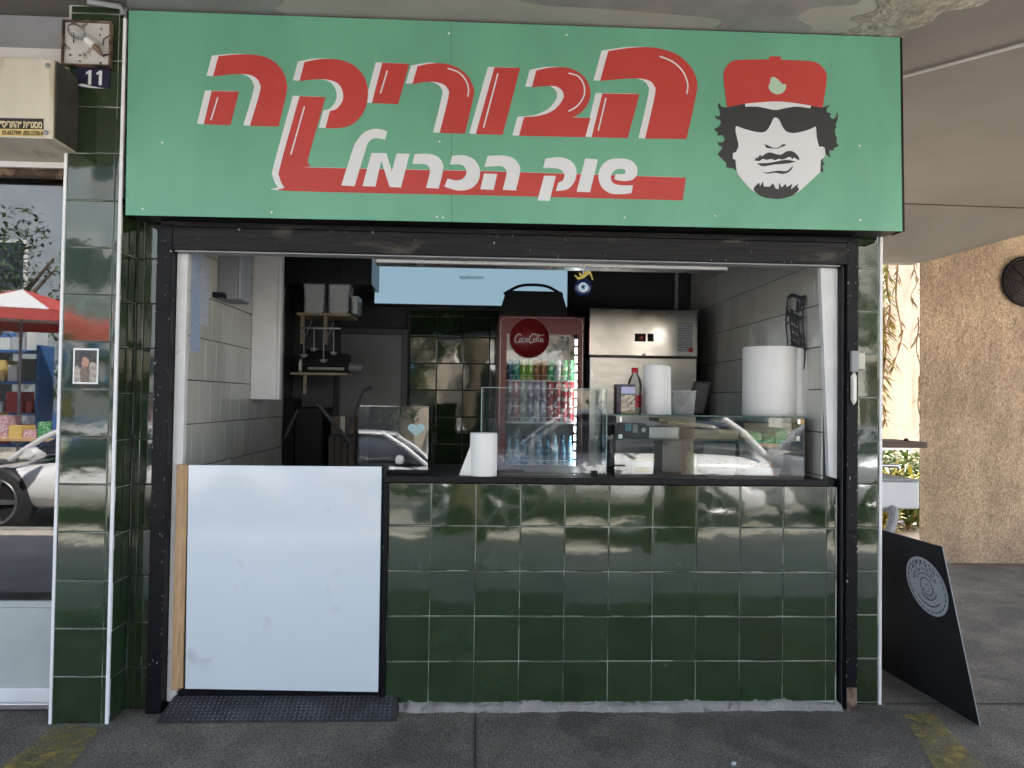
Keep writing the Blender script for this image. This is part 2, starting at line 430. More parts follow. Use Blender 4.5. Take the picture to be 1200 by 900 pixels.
# walkway soffit with the slab above it
b = MB()
xs = [-14, -1.25, 1.0, 2.6, 3.93, 4.331, 4.80, 5.255, 5.75, 7.4]
def zwall(x): return 2.63 if x <= 4.331 else min(CEIL, 2.637+(x-4.331)*(2.911-2.637)/.924)
for i in range(len(xs)-1):
    x0, x1 = xs[i], xs[i+1]
    b.quad((x0,-2.25,CEIL), (x1,-2.25,CEIL), (x1,2.62,CEIL), (x0,2.62,CEIL))
nsx, nsy = 60, 8; V = []
for jj in range(nsy+1):
    for ii in range(nsx+1):
        x = 2.3+(7.4-2.3)*ii/nsx; f = jj/nsy; f2 = f*f*(3-2*f); V.append((x, 2.62+.44*f, CEIL+(zwall(x)-CEIL)*f2))
b.add(V, [(jj*(nsx+1)+ii, jj*(nsx+1)+ii+1, (jj+1)*(nsx+1)+ii+1, (jj+1)*(nsx+1)+ii) for jj in range(nsy) for ii in range(nsx)], True)
b.box(-14, 7.4, -2.25, 3.06, CEIL+.004, CEIL+.30)
b.box(-14, 4.3, 3.06, 3.2, 2.64, CEIL+.30)
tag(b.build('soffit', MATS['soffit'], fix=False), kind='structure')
M('skim_grey', (.25,.25,.245), .85, var=.12, vscale=5, bump=.2, bscale=18); M('skim_pale', (.36,.345,.315), .85, var=.06, vscale=4, bump=.08, bscale=12); M('bare_plaster', (.30,.275,.235), .95, var=.3, vscale=22, bump=.8, bscale=40)
so_ = bpy.data.objects['soffit']
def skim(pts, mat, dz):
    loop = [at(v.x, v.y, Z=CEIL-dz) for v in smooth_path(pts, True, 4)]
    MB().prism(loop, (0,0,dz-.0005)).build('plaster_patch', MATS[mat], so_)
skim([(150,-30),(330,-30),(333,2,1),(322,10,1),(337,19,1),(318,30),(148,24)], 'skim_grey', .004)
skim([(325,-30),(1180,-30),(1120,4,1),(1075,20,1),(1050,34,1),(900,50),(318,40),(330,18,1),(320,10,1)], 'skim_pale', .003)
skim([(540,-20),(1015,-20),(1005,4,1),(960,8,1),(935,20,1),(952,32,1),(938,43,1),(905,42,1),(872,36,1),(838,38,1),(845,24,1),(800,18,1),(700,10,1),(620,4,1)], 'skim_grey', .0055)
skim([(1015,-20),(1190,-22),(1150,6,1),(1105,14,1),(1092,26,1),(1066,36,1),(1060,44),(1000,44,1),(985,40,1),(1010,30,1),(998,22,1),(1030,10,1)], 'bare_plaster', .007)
b = MB()
for (xa, ya), (xb, yb) in [((2.3,2.50),(9,2.72))]:
    b.hexa([(xa,ya-.006,CEIL-.006),(xb,yb-.006,CEIL-.006),(xb,yb+.006,CEIL-.006),(xa,ya+.006,CEIL-.006),(xa,ya-.006,CEIL-.002),(xb,yb-.006,CEIL-.002),(xb,yb+.006,CEIL-.002),(xa,ya+.006,CEIL-.002)])
tag(b.build('soffit_joint', M('joint_dark', (.05,.045,.04), .9)), kind='structure')
# floor joints
b = MB(); b.box(.407, .415, -3.2, -.06, G+.001, G+.004); tag(b.build('floor_joint', MATS['dark_grout']), kind='structure')
b = MB(); b.box(2.3, 9, .026, .036, G+.001, G+.004); tag(b.build('floor_joint', MATS['dark_grout']), kind='structure')
# worn yellow lines on the floor
b = MB(); b.quad((-1.33,-.16,G+.005), (-1.13,-.16,G+.005), (-1.06,-.62,G+.005), (-1.32,-.62,G+.005)); b.add([(-1.32,-.62,G+.005),(-1.06,-.62,G+.005),(-1.0,-1.3,G+.005),(-1.25,-1.3,G+.005)],[(0,1,2,3)])
tag(b.build('yellow_line', MATS['yellow_paint'], fix=False), kind='structure')
p = [at(1058,838,Z=G+.005), at(1092,834,Z=G+.005), at(1160,905,Z=G+.005), at(1098,905,Z=G+.005)]
b = MB(); b.quad(p[3], p[2], p[1], p[0]); b.quad(p[3]+Vector((-.1,-.5,0)), p[2]+Vector((-.1,-.5,0)), p[2], p[3]); tag(b.build('yellow_line', MATS['yellow_paint'], fix=False), kind='structure')

# interior of the kiosk
XL, XR, YB, ZI = -.9, 2.0, 2.22, 2.85
b = MB(); b.box(-1.0, 2.2, .05, 2.4, G+.003, G+.012); tag(b.build('kiosk_floor', MATS['grey_paint']), kind='structure')
b = MB(); b.box(-1.0, 2.28, .03, 2.42, ZI, ZI+.1); tag(b.build('kiosk_ceiling', MATS['interior_ceiling']), kind='structure')
wl_ = MB().box(XL-.1, XL-.0075, .051, YB+.2, G, ZI).build('wall_left', MATS['dark_grout']); tag(wl_, kind='structure')
wr_ = MB().box(XR+.0075, 2.262, .051, YB+.2, G, ZI).build('wall_right', MATS['dark_grout']); tag(wr_, kind='structure')
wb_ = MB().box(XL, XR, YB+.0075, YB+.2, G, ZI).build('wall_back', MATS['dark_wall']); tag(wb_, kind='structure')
rows_w = rows_from(.035, .035, 2.6)
def bond_cols(y0, y1, off, step=.15):
    c = []; y = y0; e = y0+off
    while y < y1-1e-4:
        c.append((y, min(e, y1))); y = min(e, y1); e += step
    return c
for i, (z0, z1) in enumerate(rows_w):
    if z0 > .8:
        tile_face(wr_, bond_cols(.052, 2.2, .075 if i % 2 else .15), [(z0, z1)], XR+.0075, '-x', 'white_tile', .004, .3)
    if z0 < 2.3:
        tile_face(wl_, bond_cols(.052, 1.70, .06 if i % 2 else .135), [(z0, z1)], XL-.0075, '+x', 'white_tile', .004, .3)
tile_face(wb_, [(-.108+.197*k, -.108+.197*(k+1)) for k in range(4)], rows_from(.034, .834, 2.032), YB+.0075, 'front', 'green_tile', .004, .5)
# grey upper wall band with long black panels, left rear corner
M('panel_black', (.008,.011,.009), .3)
for k in range(3):
    MB().box(-.9+.205*k+.002, -.9+.205*(k+1)-.002, 1.42, 1.78, 2.09, 2.84).build('panel', MATS['panel_black'], wb_)
MB().box(-.9, -.62, 1.95, 2.217, G+.013, 2.085).build('panel', MATS['grey_paint'], wb_)

# ================================================================== SHOP FRONT
# --- left tiled pillar
pl = thing('tiled_pillar', (-1.244, -.03, G), 'dark green tiled pillar with white edge trims, left of the serving hatch', 'pillar')
MB().box(-1.362, -1.1225, -.128, .12, G, CEIL).build('core', MATS['light_grout'], pl)
rws = rows_from(.185, G, CEIL-.004)
tile_face(pl, [(-1.352, -1.152), (-1.152, -1.133)], rws, -.1225, 'front')
tile_face(pl, [(-.128, .02)], rows_from(.17, G, 2.2), -1.128, '+x')
MB().box(-1.3645, -1.352, -.133, -.12, G, 2.43).build('corner_trim', MATS['white_trim'], pl, .002)
MB().box(-1.134, -1.120, -.135, -.12, G, 2.97).build('corner_trim', MATS['white_trim'], pl, .002)
# --- recess beside the door post
rc = thing('tiled_recess', (-1.07, .05, G), 'narrow recessed strip of dark green tiles between left pillar and black door post', 'wall')
MB().box(-1.1185, -.99, .0222, .14, G, 2.3).build('core', MATS['dark_grout'], rc)
tile_face(rc, [(-1.116, -1.085), (-1.085, -.995)], rows_from(.17, G, 2.25), .0275, 'front')
# --- right tiled pillar
pr = thing('tiled_pillar', (2.2, .08, G), 'narrow dark green tiled pillar with thin white edge, right of the serving hatch', 'pillar')
MB().box(2.135, 2.262, .0322, .12, G, CEIL-.004).build('core', MATS['light_grout'], pr)
tile_face(pr, [(2.137, 2.258)], rows_from(.2, G, 2.9), .0375, 'front')
MB().box(2.262, 2.276, .026, .12, G, CEIL-.004).build('corner_trim', MATS['white_trim'], pr, .002)
MB().box(2.264, 2.276, .123, 2.42, G, CEIL-.004).build('side_wall', MATS['white_plaster'], pr)
# --- serving counter
ct = thing('serving_counter', (1.0, .3, G), 'long counter faced with glossy dark green square tiles under a black top', 'counter')
MB().box(.012, 2.05, .0022, .12, G, .985).build('core', MATS['light_grout'], ct)
tile_face(ct, [(.012, .2)]+[(.2*k, .2*(k+1)) for k in range(1, 10)]+[(2.0, 2.045)], rows_from(.2, .018, .99), .0075, 'front')
MB().box(-.012, 1.995, -.018, .62, .992, 1.02).build('worktop', MATS['black_plastic'], ct, .003)
MB().box(-.012, .010, -.012, .12, G, .990).build('corner_trim', MATS['black_steel'], ct, .002)
MB().box(.012, 2.05, .125, .14, G, .985).build('back_panel', MATS['stainless'], ct)
b = MB(); n = 150; top = []; zz = .015; yy = 0
for i in range(n+1):
    x = .075+(2.06-.075)*i/n; zz += rnd(-.004,.004)+(.015-zz)*.12; yy += rnd(-.004,.004)-yy*.15
    top.append((x, zz+(.008 if rnd(0,1) > .93 else 0), yy))
for i in range(n):
    (xa, za, ya), (xb, zb, yb) = top[i], top[i+1]
    b.add([(xa,-.038+ya*1.6,G-.004),(xb,-.038+yb*1.6,G-.004),(xb,-.024+yb,zb*.55),(xa,-.024+ya,za*.55),(xb,-.012,zb),(xa,-.012,za),(xb,.02,zb+.002),(xa,.02,za+.002)], [(0,1,2,3),(3,2,4,5),(5,4,6,7)], True)
b.build('skirting', MATS['cement'], ct, fix=False)
# --- black steel frame round the hatch
fr = thing('hatch_surround', (.55, .02, G), 'scuffed black steel frame around the serving hatch, with a heavy top beam', 'frame')
MB().box(-1.012, -.947, -.035, .05, G, 2.113).build('post', MATS['black_steel'], fr, .003)
b = MB(); b.box(2.078, 2.132, -.03, .05, G, 2.113); b.build('post', MATS['black_steel'], fr, .003)
MB().box(2.058, 2.068, -.012, .05, G, 2.003).build('guide_rail', MATS['black_steel'], fr, .0015)
MB().box(2.070, 2.076, .0, .05, G, 2.003).build('guide_rail', MATS['grey_metal'], fr)
MB().box(-.946, 2.077, -.035, .048, 2.005, 2.105).build('top_beam', MATS['beam_steel'], fr, .004)
MB().box(-.94, 2.05, -.02, .05, 1.998, 2.0035).build('lip', MATS['grey_metal'], fr)
MB().box(-1.015, 2.135, .02, .05, 2.114, 2.30).build('gap_shade_panel', MATS['black_plastic'], fr)  # black panel whose colour stands in for the shaded gap below the sign
MB().box(-1.00, 2.13, -.028, .018, 2.108, 2.128).build('ledge', MATS['beam_steel'], fr)
MB().box(2.082, 2.128, -.034, -.031, G+.002, .09).build('rust_foot', MATS['rusty_metal'], fr)
rc_ = random.Random(9)
def chip(x, y, z, face='y'):
    n = rc_.randint(4, 6); a0 = rc_.uniform(0, 6); sx, sz = rc_.uniform(.0008,.0028), rc_.uniform(.0015,.009)
    if rc_.random() < .06: sx, sz = .006, .008
    pts = [(x+sx*math.cos(a0+6.28*i/n)*rc_.uniform(.6,1.2), y, z+sz*math.sin(a0+6.28*i/n)*rc_.uniform(.6,1.2)) for i in range(n)]
    MB().prism(pts, (0,.0006,0)).build('paint_chip', M('chip_pale', (.20,.195,.185), .7), fr)
for k in range(46): chip(rc_.choice((rc_.uniform(-1.008,-.952), -1.0085, -.951)), -.0356, rc_.uniform(.1, 2.08))
for k in range(42): chip(rc_.choice((rc_.uniform(2.083,2.127), 2.082, 2.128)), -.0306, rc_.uniform(.1, 2.08))
for k in range(30): chip(rc_.uniform(-.9, 2.05), -.0356, rc_.choice((rc_.uniform(2.012,2.098), 2.010, 2.099)))
# white plastered reveals
lr = MB(); lr.box(-.945, -.900, .02, .05, .02, 1.997); tag(lr.build('plaster_reveal', MATS['white_plaster'], None, .002), 'white painted plaster strip inside the left black post', 'trim')
p0, p1, p2, p3 = at(961.5,314,Y=.02), at(981.5,315,Y=.02), at(981,561,Y=.02), at(971.5,558,Y=.02)
rr = MB(); rr.prism([p0, p3, p2, p1], (0,.03,0)); tag(rr.build('plaster_reveal', MATS['white_plaster']), 'white painted plaster strip inside the right black post', 'trim')
# --- raised ramp plate at the door
rp = thing('ramp_plate', (-.42, .05, G), 'dark patterned steel threshold plate in front of the white panel', 'ramp')
M('ramp_steel', (.06,.06,.063), .5, metal=.5, var=.3, vscale=8, rvar=.15)
MB().hexa([(-.93,-.13,G),(.075,-.125,G),(.062,.3,G),(-.90,.3,G),(-.905,-.005,.05),(.062,-.005,.05),(.06,.3,.05),(-.90,.3,.05)]).build('plate', MATS['ramp_steel'], rp)
b = MB()
for i in range(48):
    for j in range(8):
        x = -.90+i*.0200; y = -.112+j*.0150; k_ = .062/.125; z = G+(y+.13)*k_+.0006
        a = PI/4 if (i+j) % 2 else -PI/4; c, s = math.cos(a), math.sin(a)
        L_, w_ = .009, .0024
        q = [(-L_,0),(0,-w_),(L_,0),(0,w_)]
        b.add([(x+u*c-v*s, y+(u*s+v*c)*.9, z+(u*s+v*c)*.9*k_) for u, v in q]+[(x, y-.0015, z+.0032)], [(0,1,4),(1,2,4),(2,3,4),(3,0,4)], True)
tag(b.build('tread_pattern', M('worn_tread', (.22,.22,.22), .4, metal=.8, var=.5, vscale=14), rp, fix=False), kind='stuff')
# --- white panel that closes the doorway
wp = thing('white_panel', (-.44, -.01, .05), 'big glossy white board standing in the doorway left of the counter', 'board')
q = [at(217,807,Y=-.03), at(443,811,Y=-.03), at(447,547,Y=-.03), at(221,545,Y=-.03)]
MB().prism([q[0],q[1],q[2],q[3]], (0,.016,0)).build('sheet', MATS['white_board'], wp)
MB().box(-.918, -.868, .0, .03, .075, 1.06).build('batten', MATS['pine_wood'], wp, .002)
MB().box(-.885, .0, .0, .03, .0505, .085).build('bottom_rail', MATS['black_steel'], wp)
MB().box(-.035, -.014, -.012, .03, .087, 1.05).build('hinge_stile', MATS['black_steel'], wp)
for z in (.93, .98, 1.0): MB().tube([(-.024,-.022,z),(-.024,-.022,z+.03)], .007).build('hinge', MATS['grey_metal'], wp)

# ================================================================== SIGN
YS = -.14
sg = thing('shop_sign', (.6, -.1, 2.13), 'long green shop sign with red Hebrew lettering and a face in sunglasses and red cap', 'sign')
c4 = [at(147,252,Y=YS), at(1057.5,271,Y=YS), at(1054.5,44,Y=YS), at(151,12,Y=YS)]
def lerp(a, b, t): return a+(b-a)*t
tb, tt = (519-147)/(1057.5-147), (518-151)/(1054.5-151)
mb_, mt_ = lerp(c4[0], c4[1], tb), lerp(c4[3], c4[2], tt)
e_ = Vector((.0007,0,0))
MB().prism([c4[0], mb_-e_, mt_-e_, c4[3]], (0,.004,0)).build('panel', MATS['sign_green'], sg)
MB().prism([mb_+e_, c4[1], c4[2], mt_+e_], (0,.004,0)).build('panel', MATS['sign_green'], sg)
fb = MB(); r_ = c4[1]+Vector((.001,0,0)); s_ = c4[2]+Vector((.001,0,0))
fb.prism([r_, r_+Vector((.010,0,0)), s_+Vector((.010,0,0)), s_], (0,.09,0)); fb.build('edge_profile', MATS['black_plastic'], sg)
lo_ = [c4[0]+Vector((.01,.006,.004)), c4[1]+Vector((-.005,.006,.004)), c4[2]+Vector((-.005,.006,-.004)), c4[3]+Vector((.01,.006,-.004))]
MB().prism(lo_, (0,.13,0)).build('case', MATS['black_plastic'], sg)

def sign_shape(name, pts, conv, level, mat, shift=(0,0), parent=None, Y=YS, flat=None):
    out = smooth_path(pts) if flat is None else pts
    loop = [at(*conv(v.x+shift[0], v.y+shift[1]), Y=Y-level) for v in out]
    return MB().prism(loop, (0, level-.0001, 0)).build(name, MATS[mat], parent or sg)
cA = lambda x, y: (200+x/3.75, 30+y/3.75)
cB = lambda x, y: (500+x/3.75, 30+y/3.75)
red_letters = [
 (cA, [(210,134),(300,126,1),(380,130,1),(445,152,1),(492,200,1),(510,255,1),(507,302,1),(474,443),(348,440),(392,290,1),(390,252,1),(370,226,1),(335,214,1),(275,213,1),(186,223)]),
 (cA, [(180,287),(300,290),(262,437),(145,433)]),
 (cA, [(588,160),(660,147,1),(740,150,1),(805,175,1),(850,225,1),(866,285,1),(862,340,1),(838,395,1),(795,435,1),(740,450,1),(680,450),(700,375),(730,365,1),(755,330,1),(757,295,1),(742,262,1),(710,242,1),(650,235,1),(566,243)]),
 (cA, [(566,310),(680,314),(608,570,1),(604,600,1),(616,618,1),(645,624,1),(1400,640),(2265,668),(2250,768),(1400,746),(545,727,1),(500,710,1),(478,665,1),(482,615,1)]),
 (cA, [(930,163),(1048,168),(1000,345),(884,340)]),
 (cB, [(-40,178),(10,168,1),(60,165,1),(120,178,1),(175,215,1),(205,270,1),(205,315,1),(168,475),(57,471),(96,312,1),(92,277,1),(70,256,1),(30,247,1),(-10,248,1),(-63,257)]),
 (cB, [(298,183),(411,186),(334,480),(216,476)]),
 (cB, [(482,197),(540,185,1),(610,184,1),(665,203,1),(706,245,1),(720,300,1),(705,350,1),(670,388,1),(640,403),(720,406),(697,490),(406,484),(428,402),(500,395,1),(560,370,1),(595,330,1),(602,302,1),(587,277,1),(552,265,1),(462,270)]),
 (cB, [(798,112),(900,97,1),(1000,97,1),(1090,122,1),(1150,168,1),(1184,230,1),(1186,295,1),(1142,498),(960,496),(1003,305,1),(1000,265,1),(980,243,1),(940,233,1),(870,233,1),(762,243)]),
 (cB, [(772,298),(935,301),(884,494),(725,490)]),
]
for conv, pts in red_letters:
    for sh, lv in (((-29,-2), .0010), ((-15,-1), .0013)):
        sign_shape('letter_shadow', pts, conv, lv, 'sign_white', sh)
    sign_shape('letter', pts, conv, .0018, 'sign_red')
hl = [(cA,[(207,315),(177,415)]),(cA,[(588,355),(528,566)]),(cA,[(952,198),(922,297)]),
 (cB,[(92,188),(140,205,1),(172,240,1),(184,280,1),(180,312)]),(cB,[(313,210),(250,448)]),
 (cB,[(624,209),(665,222,1),(690,258,1),(692,305,1),(665,350,1),(624,376)]),
 (cB,[(1024,135),(1080,158,1),(1125,200,1),(1147,255,1),(1143,300)]),(cB,[(788,318),(754,462)])]
for conv, pts in hl:
    sign_shape('highlight', ribbon(smooth_path(pts, False), 6), conv, .0024, 'sign_white', flat=1)
cS = lambda x, y: (690+x/12, 170+y/12)
white_letters = [
 (cA, [(750,702),(800,545,1),(820,503,1),(850,470,1),(890,454,1),(930,457,1),(951,465),(942,500),(900,495,1),(872,508,1),(856,545,1),(808,706)]),
 (cA, [(843,705),(882,560),(948,560),(972,640),(993,562),(1050,563),(1012,712),(962,709),(925,592),(900,707)]),
 (cA, [(1072,565),(1130,563,1),(1175,577,1),(1197,610,1),(1194,650,1),(1178,716),(1122,713),(1139,645,1),(1136,622,1),(1118,609,1),(1062,607)]),
 (cB, [(112,572),(165,570,1),(210,590,1),(233,630,1),(228,680,1),(195,715,1),(140,725,1),(78,708),(92,672),(130,680,1),(160,672,1),(175,645,1),(165,618,1),(140,609,1),(103,610)]),
 (cB, [(268,573),(330,570,1),(380,582,1),(408,615,1),(409,652,1),(392,725),(334,721),(351,652,1),(346,629,1),(322,617,1),(254,621)]),
 (cB, [(252,650),(310,652),(294,722),(236,719)]),
 (cB, [(522,585),(580,578,1),(630,592,1),(657,630,1),(652,680,1),(620,718,1),(568,727),(578,690),(598,680,1),(605,655,1),(590,635,1),(560,626,1),(512,626)]),
 (cB, [(516,660),(568,660),(540,770),(487,768)]),
 (cB, [(697,584),(753,588),(718,732),(659,730)]),
 (cS, [(622,565),(600,672),(540,684,1),(440,690,1),(330,685,1),(240,645,1),(170,570,1),(138,470,1),(145,370,1),(190,280,1),(270,215,1),(370,190,1),(480,190,1),(590,215,1),(660,275,1),(685,350,1),(670,430,1),(615,485,1),(530,505,1),(440,500,1),(358,478),(380,405),(440,408,1),(490,405,1),(515,385,1),(512,350,1),(480,335,1),(430,332,1),(370,352,1),(325,400,1),(310,455,1),(325,510,1),(370,548,1),(450,565,1),(540,567,1)]),
]
for conv, pts in white_letters: sign_shape('letter', pts, conv, .0030, 'sign_white')
# portrait emblem
cE = lambda x, y: (830+x/7.5, 60+y/7.5)
em = sign_shape('portrait_emblem', [(310,455),(600,440,1),(910,478),(945,655),(950,700,1),(955,760,1),(975,840),(1000,838,1),(1022,850,1),(1028,900,1),(1015,940,1),(990,958),(985,1060),(900,1140,1),(800,1230,1),(700,1283,1),(600,1296,1),(500,1285,1),(390,1225,1),(300,1130,1),(255,1060,1),(240,955),(216,945),(218,895),(245,885),(265,830,1),(255,770,1),(240,700,1),(245,655)], cE, .0010, 'sign_white')
em['label'] = 'printed face of a man with curly hair, sunglasses and red cap'
hairL = [(168,490),(322,460),(340,560),(245,655),(240,700,1),(255,770,1),(265,830,1),(245,885),(218,895),(216,945),(240,955),(245,1048),(220,1030),(160,1020),(158,980),(110,935),(82,905),(125,850),(120,838),(90,822,1),(82,790),(100,802,1),(135,792,1),(142,765,1),(120,738,1),(85,742),(80,710),(50,685),(95,660),(110,630,1),(105,605),(70,592,1),(60,562),(90,574,1),(105,545,1),(95,505,1),(84,480,1),(102,450),(112,482,1),(150,495)]
hairR = [(905,478),(1012,492),(1072,470),(1045,502,1),(1042,532,1),(1078,545),(1070,572,1),(1095,595,1),(1122,572,1),(1138,524),(1138,590,1),(1120,650),(1127,670),(1110,690),(1120,740),(1132,770),(1128,800,1),(1145,825,1),(1166,814),(1130,842),(1105,850),(1100,872),(1065,870),(1070,932),(1030,900),(1022,850,1),(1000,838,1),(975,840),(955,760,1),(950,700,1),(945,655),(880,560)]
for h_ in (hairL, hairR, [(990,958),(1012,935),(1005,970),(1025,985),(1005,1005),(1012,1058),(985,1057)]): sign_shape('hair', h_, cE, .0016, 'sign_dark', parent=em)
sign_shape('sunglasses', [(250,500),(310,490,1),(420,487,1),(500,500,1),(590,517,1),(680,500,1),(780,487,1),(900,502),(970,510),(945,660),(880,690,1),(800,712,1),(740,718,1),(690,705,1),(655,665,1),(630,612,1),(610,588,1),(590,583,1),(572,592,1),(545,650,1),(515,695,1),(480,712,1),(420,708,1),(330,685,1),(245,655)], cE, .0023, 'sign_dark', parent=em)
sign_shape('cap', [(168,492),(148,350,1),(135,220,1),(142,165,1),(180,110,1),(250,78,1),(535,72),(538,45),(638,45),(638,75),(900,88,1),(975,115,1),(1022,165,1),(1042,220,1),(1030,340,1),(1005,497),(910,478,1),(750,450,1),(600,440,1),(430,450,1),(315,462,1)], cE, .0028, 'sign_red', parent=em)
sign_shape('cap_badge', [(545,262),(552,235,1),(578,226,1),(612,247,1),(655,290),(684,290),(680,330,1),(650,368,1),(600,378,1),(552,355,1),(530,312,1),(540,285,1)], cE, .0034, 'sign_pale', parent=em)
for nm, pts in (('nose', [(495,815),(530,830,1),(580,850,1),(622,842,1),(650,820,1),(682,817),(675,832),(640,842,1),(600,856,1),(510,848)]),
  ('moustache', [(405,960),(425,930),(430,945),(455,910),(470,925),(530,890,1),(600,905,1),(640,908,1),(690,880,1),(740,880,1),(780,910,1),(802,945),(795,960),(760,935,1),(740,947),(715,928,1),(660,950,1),(620,945),(590,958),(550,945),(520,955),(480,945),(450,965)]),
  ('lip_line', [(430,985),(540,980,1),(680,955,1),(770,970),(700,986,1),(580,996,1),(480,1010,1)]),
  ('lip_line', [(465,1045),(500,1066,1),(560,1058,1),(620,1050,1),(690,1052,1),(745,1005),(735,1035,1),(700,1066,1),(650,1078,1),(590,1068,1),(510,1075,1)]),
  ('goatee', [(398,1215),(410,1185),(450,1155),(455,1190),(480,1145),(490,1190),(540,1190),(570,1160),(590,1205),(620,1215),(625,1155),(645,1200),(680,1165),(690,1195),(740,1165),(725,1215),(790,1165),(785,1195),(800,1215),(750,1262,1),(680,1288,1),(600,1297,1),(500,1285,1),(430,1250,1)])):
    sign_shape(nm, pts, cE, .0024, 'sign_dark', parent=em)
for (px, py) in ((190,167),(167,245),(515,166),(519,255),(512,254),(664,41),(526,39),(838,253),(1008,258),(1007,171),(732,255),(318,249)):
    c = at(px, py, Y=YS-.0002); MB().lathe([(.0045,.002),(.0045,-.001),(.002,-.0025)], c, 10, 'y').build('rivet', MATS['white_trim'], sg)

# ================================================================== NEIGHBOURING SHOP ON THE LEFT
ls = thing('shop_window', (-2.6, .06, G), 'tall shop window in a white frame reflecting the street, left of the green pillar', 'window')
MB().box(-4.2, -1.372, .05, .056, .453, 2.34).build('pane', MATS['shop_glass'], ls)
MB().box(-4.2, -1.37, .03, .075, .012, .075).build('bottom_rail', MATS['white_trim'], ls, .004)
MB().box(-4.2, -1.37, .005, .03, -.008, .018).build('sill', MATS['aluminium'], ls, .003)
MB().box(-4.2, -1.37, .035, .068, .425, .452).build('mid_rail', M('rail_grey', (.45,.49,.47), .5), ls, .002)
MB().box(-4.2, -1.372, .044, .056, .076, .4245).build('lower_panel', M('frosted', (.46,.50,.48), .35, var=.06, dirt=(.2,.2,.19), dscale=12, dmin=.68, dmax=.75), ls)
MB().box(-4.2, -1.372, .03, .08, 2.341, 2.40).build('top_rail', MATS['rusty_metal'], ls)
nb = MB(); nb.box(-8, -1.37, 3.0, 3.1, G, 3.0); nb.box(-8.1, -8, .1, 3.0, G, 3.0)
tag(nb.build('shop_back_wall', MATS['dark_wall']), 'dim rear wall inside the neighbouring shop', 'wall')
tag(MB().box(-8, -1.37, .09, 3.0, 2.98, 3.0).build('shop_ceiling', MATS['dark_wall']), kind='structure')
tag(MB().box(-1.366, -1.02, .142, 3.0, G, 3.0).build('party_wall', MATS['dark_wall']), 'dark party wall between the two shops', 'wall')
tag(MB().box(-8, -4.2, .03, .09, G, 3.0).build('shop_side_wall', MATS['facade_white']), 'plastered wall beyond the shop window', 'wall')
# pale box added inside the window to imitate a whitish reflection
cb = thing('reflection_box', (-1.9, .3, G), 'pale low box behind the shop window glass, standing in for a reflection', 'cabinet')
MB().box(-2.6, -1.50, .12, .5, .44, .80).build('body', M('cab_white', (.60,.64,.62), .5), cb, .004)
MB().box(-2.6, -1.50, .13, .5, .02, .42).build('plinth', MATS['grey_metal'], cb)
# roller shutter box
sb = thing('shutter_box', (-1.9, -.1, 2.38), 'stained cream roller shutter box with a yellow and black sticker, above the shop window', 'shutter box')
MB().hexa([(-4.2,-.30,2.386),(-1.318,-.30,2.386),(-1.318,.03,2.38),(-4.2,.03,2.38),(-4.2,-.30,2.71),(-1.322,-.30,2.71),(-1.322,.03,2.71),(-4.2,.03,2.71)]).build('cover', MATS['shutter_paint'], sb, .004)
MB().box(-1.3165, -1.3125, -.292, .02, 2.392, 2.704).build('end_plate', M('end_brown', (.045,.038,.030), .6, var=.3, vscale=9), sb)
MB().box(-4.2, -1.372, -.02, .025, 2.352, 2.378).build('lip', MATS['white_trim'], sb, .002)
MB().tube([(-4.2,-.0,2.33),(-1.43,-.0,2.33)], .022, 10).build('roller_bar', MATS['rusty_metal'], sb)
MB().box(-1.43, -1.372, -.02, .02, 2.30, 2.352).build('bracket', MATS['black_steel'], sb)
for x, z in ((-1.345, 2.68), (-1.345, 2.41)):
    MB().lathe([(.010,0),(.010,-.004),(.004,-.006)], (x,-.3005,z), 12, 'y').build('bolt', MATS['grey_metal'], sb)
stk = [at(-60,137,Y=-.301), at(51,139,Y=-.301), at(51,151.5,Y=-.301), at(-60,150,Y=-.301)]
k_ = MB().prism([stk[3],stk[2],stk[1],stk[0]], (0,.0006,0)).build('sticker', MATS['sticker_black'], sb)
sy = [at(-60,150.3,Y=-.301), at(51,151.8,Y=-.301), at(51,160,Y=-.301), at(-60,158.5,Y=-.301)]
MB().prism([sy[3],sy[2],sy[1],sy[0]], (0,.0006,0)).build('sticker_band', MATS['sticker_yellow'], sb)
xr = at(49.5,150.2,Y=-.302)
text_obj('מסגרית ״התריס״'[::-1], .040, xr, (1,0,.003), (0,0,1), MATS['sticker_cream'], k_, align='RIGHT', bold=.0008, sx=.60)
text_obj('03-6837949 ,050-337814', .026, at(50,159,Y=-.302), (1,0,.003), (0,0,1), MATS['sticker_black'], sb, align='RIGHT', bold=.0002, sx=.60)
tag(MB().box(-14, -1.366, -.03, .03, 2.862, CEIL-.004).build('shop_wall_top', MATS['grey_metal']), 'grey plaster strip just under the soffit at the far left', 'wall band')
tag(MB().box(-14, -1.366, -.06, .03, 2.72, 2.86).build('shop_header', MATS['facade_white']), 'pale grey plaster band above the shutter box', 'wall band')

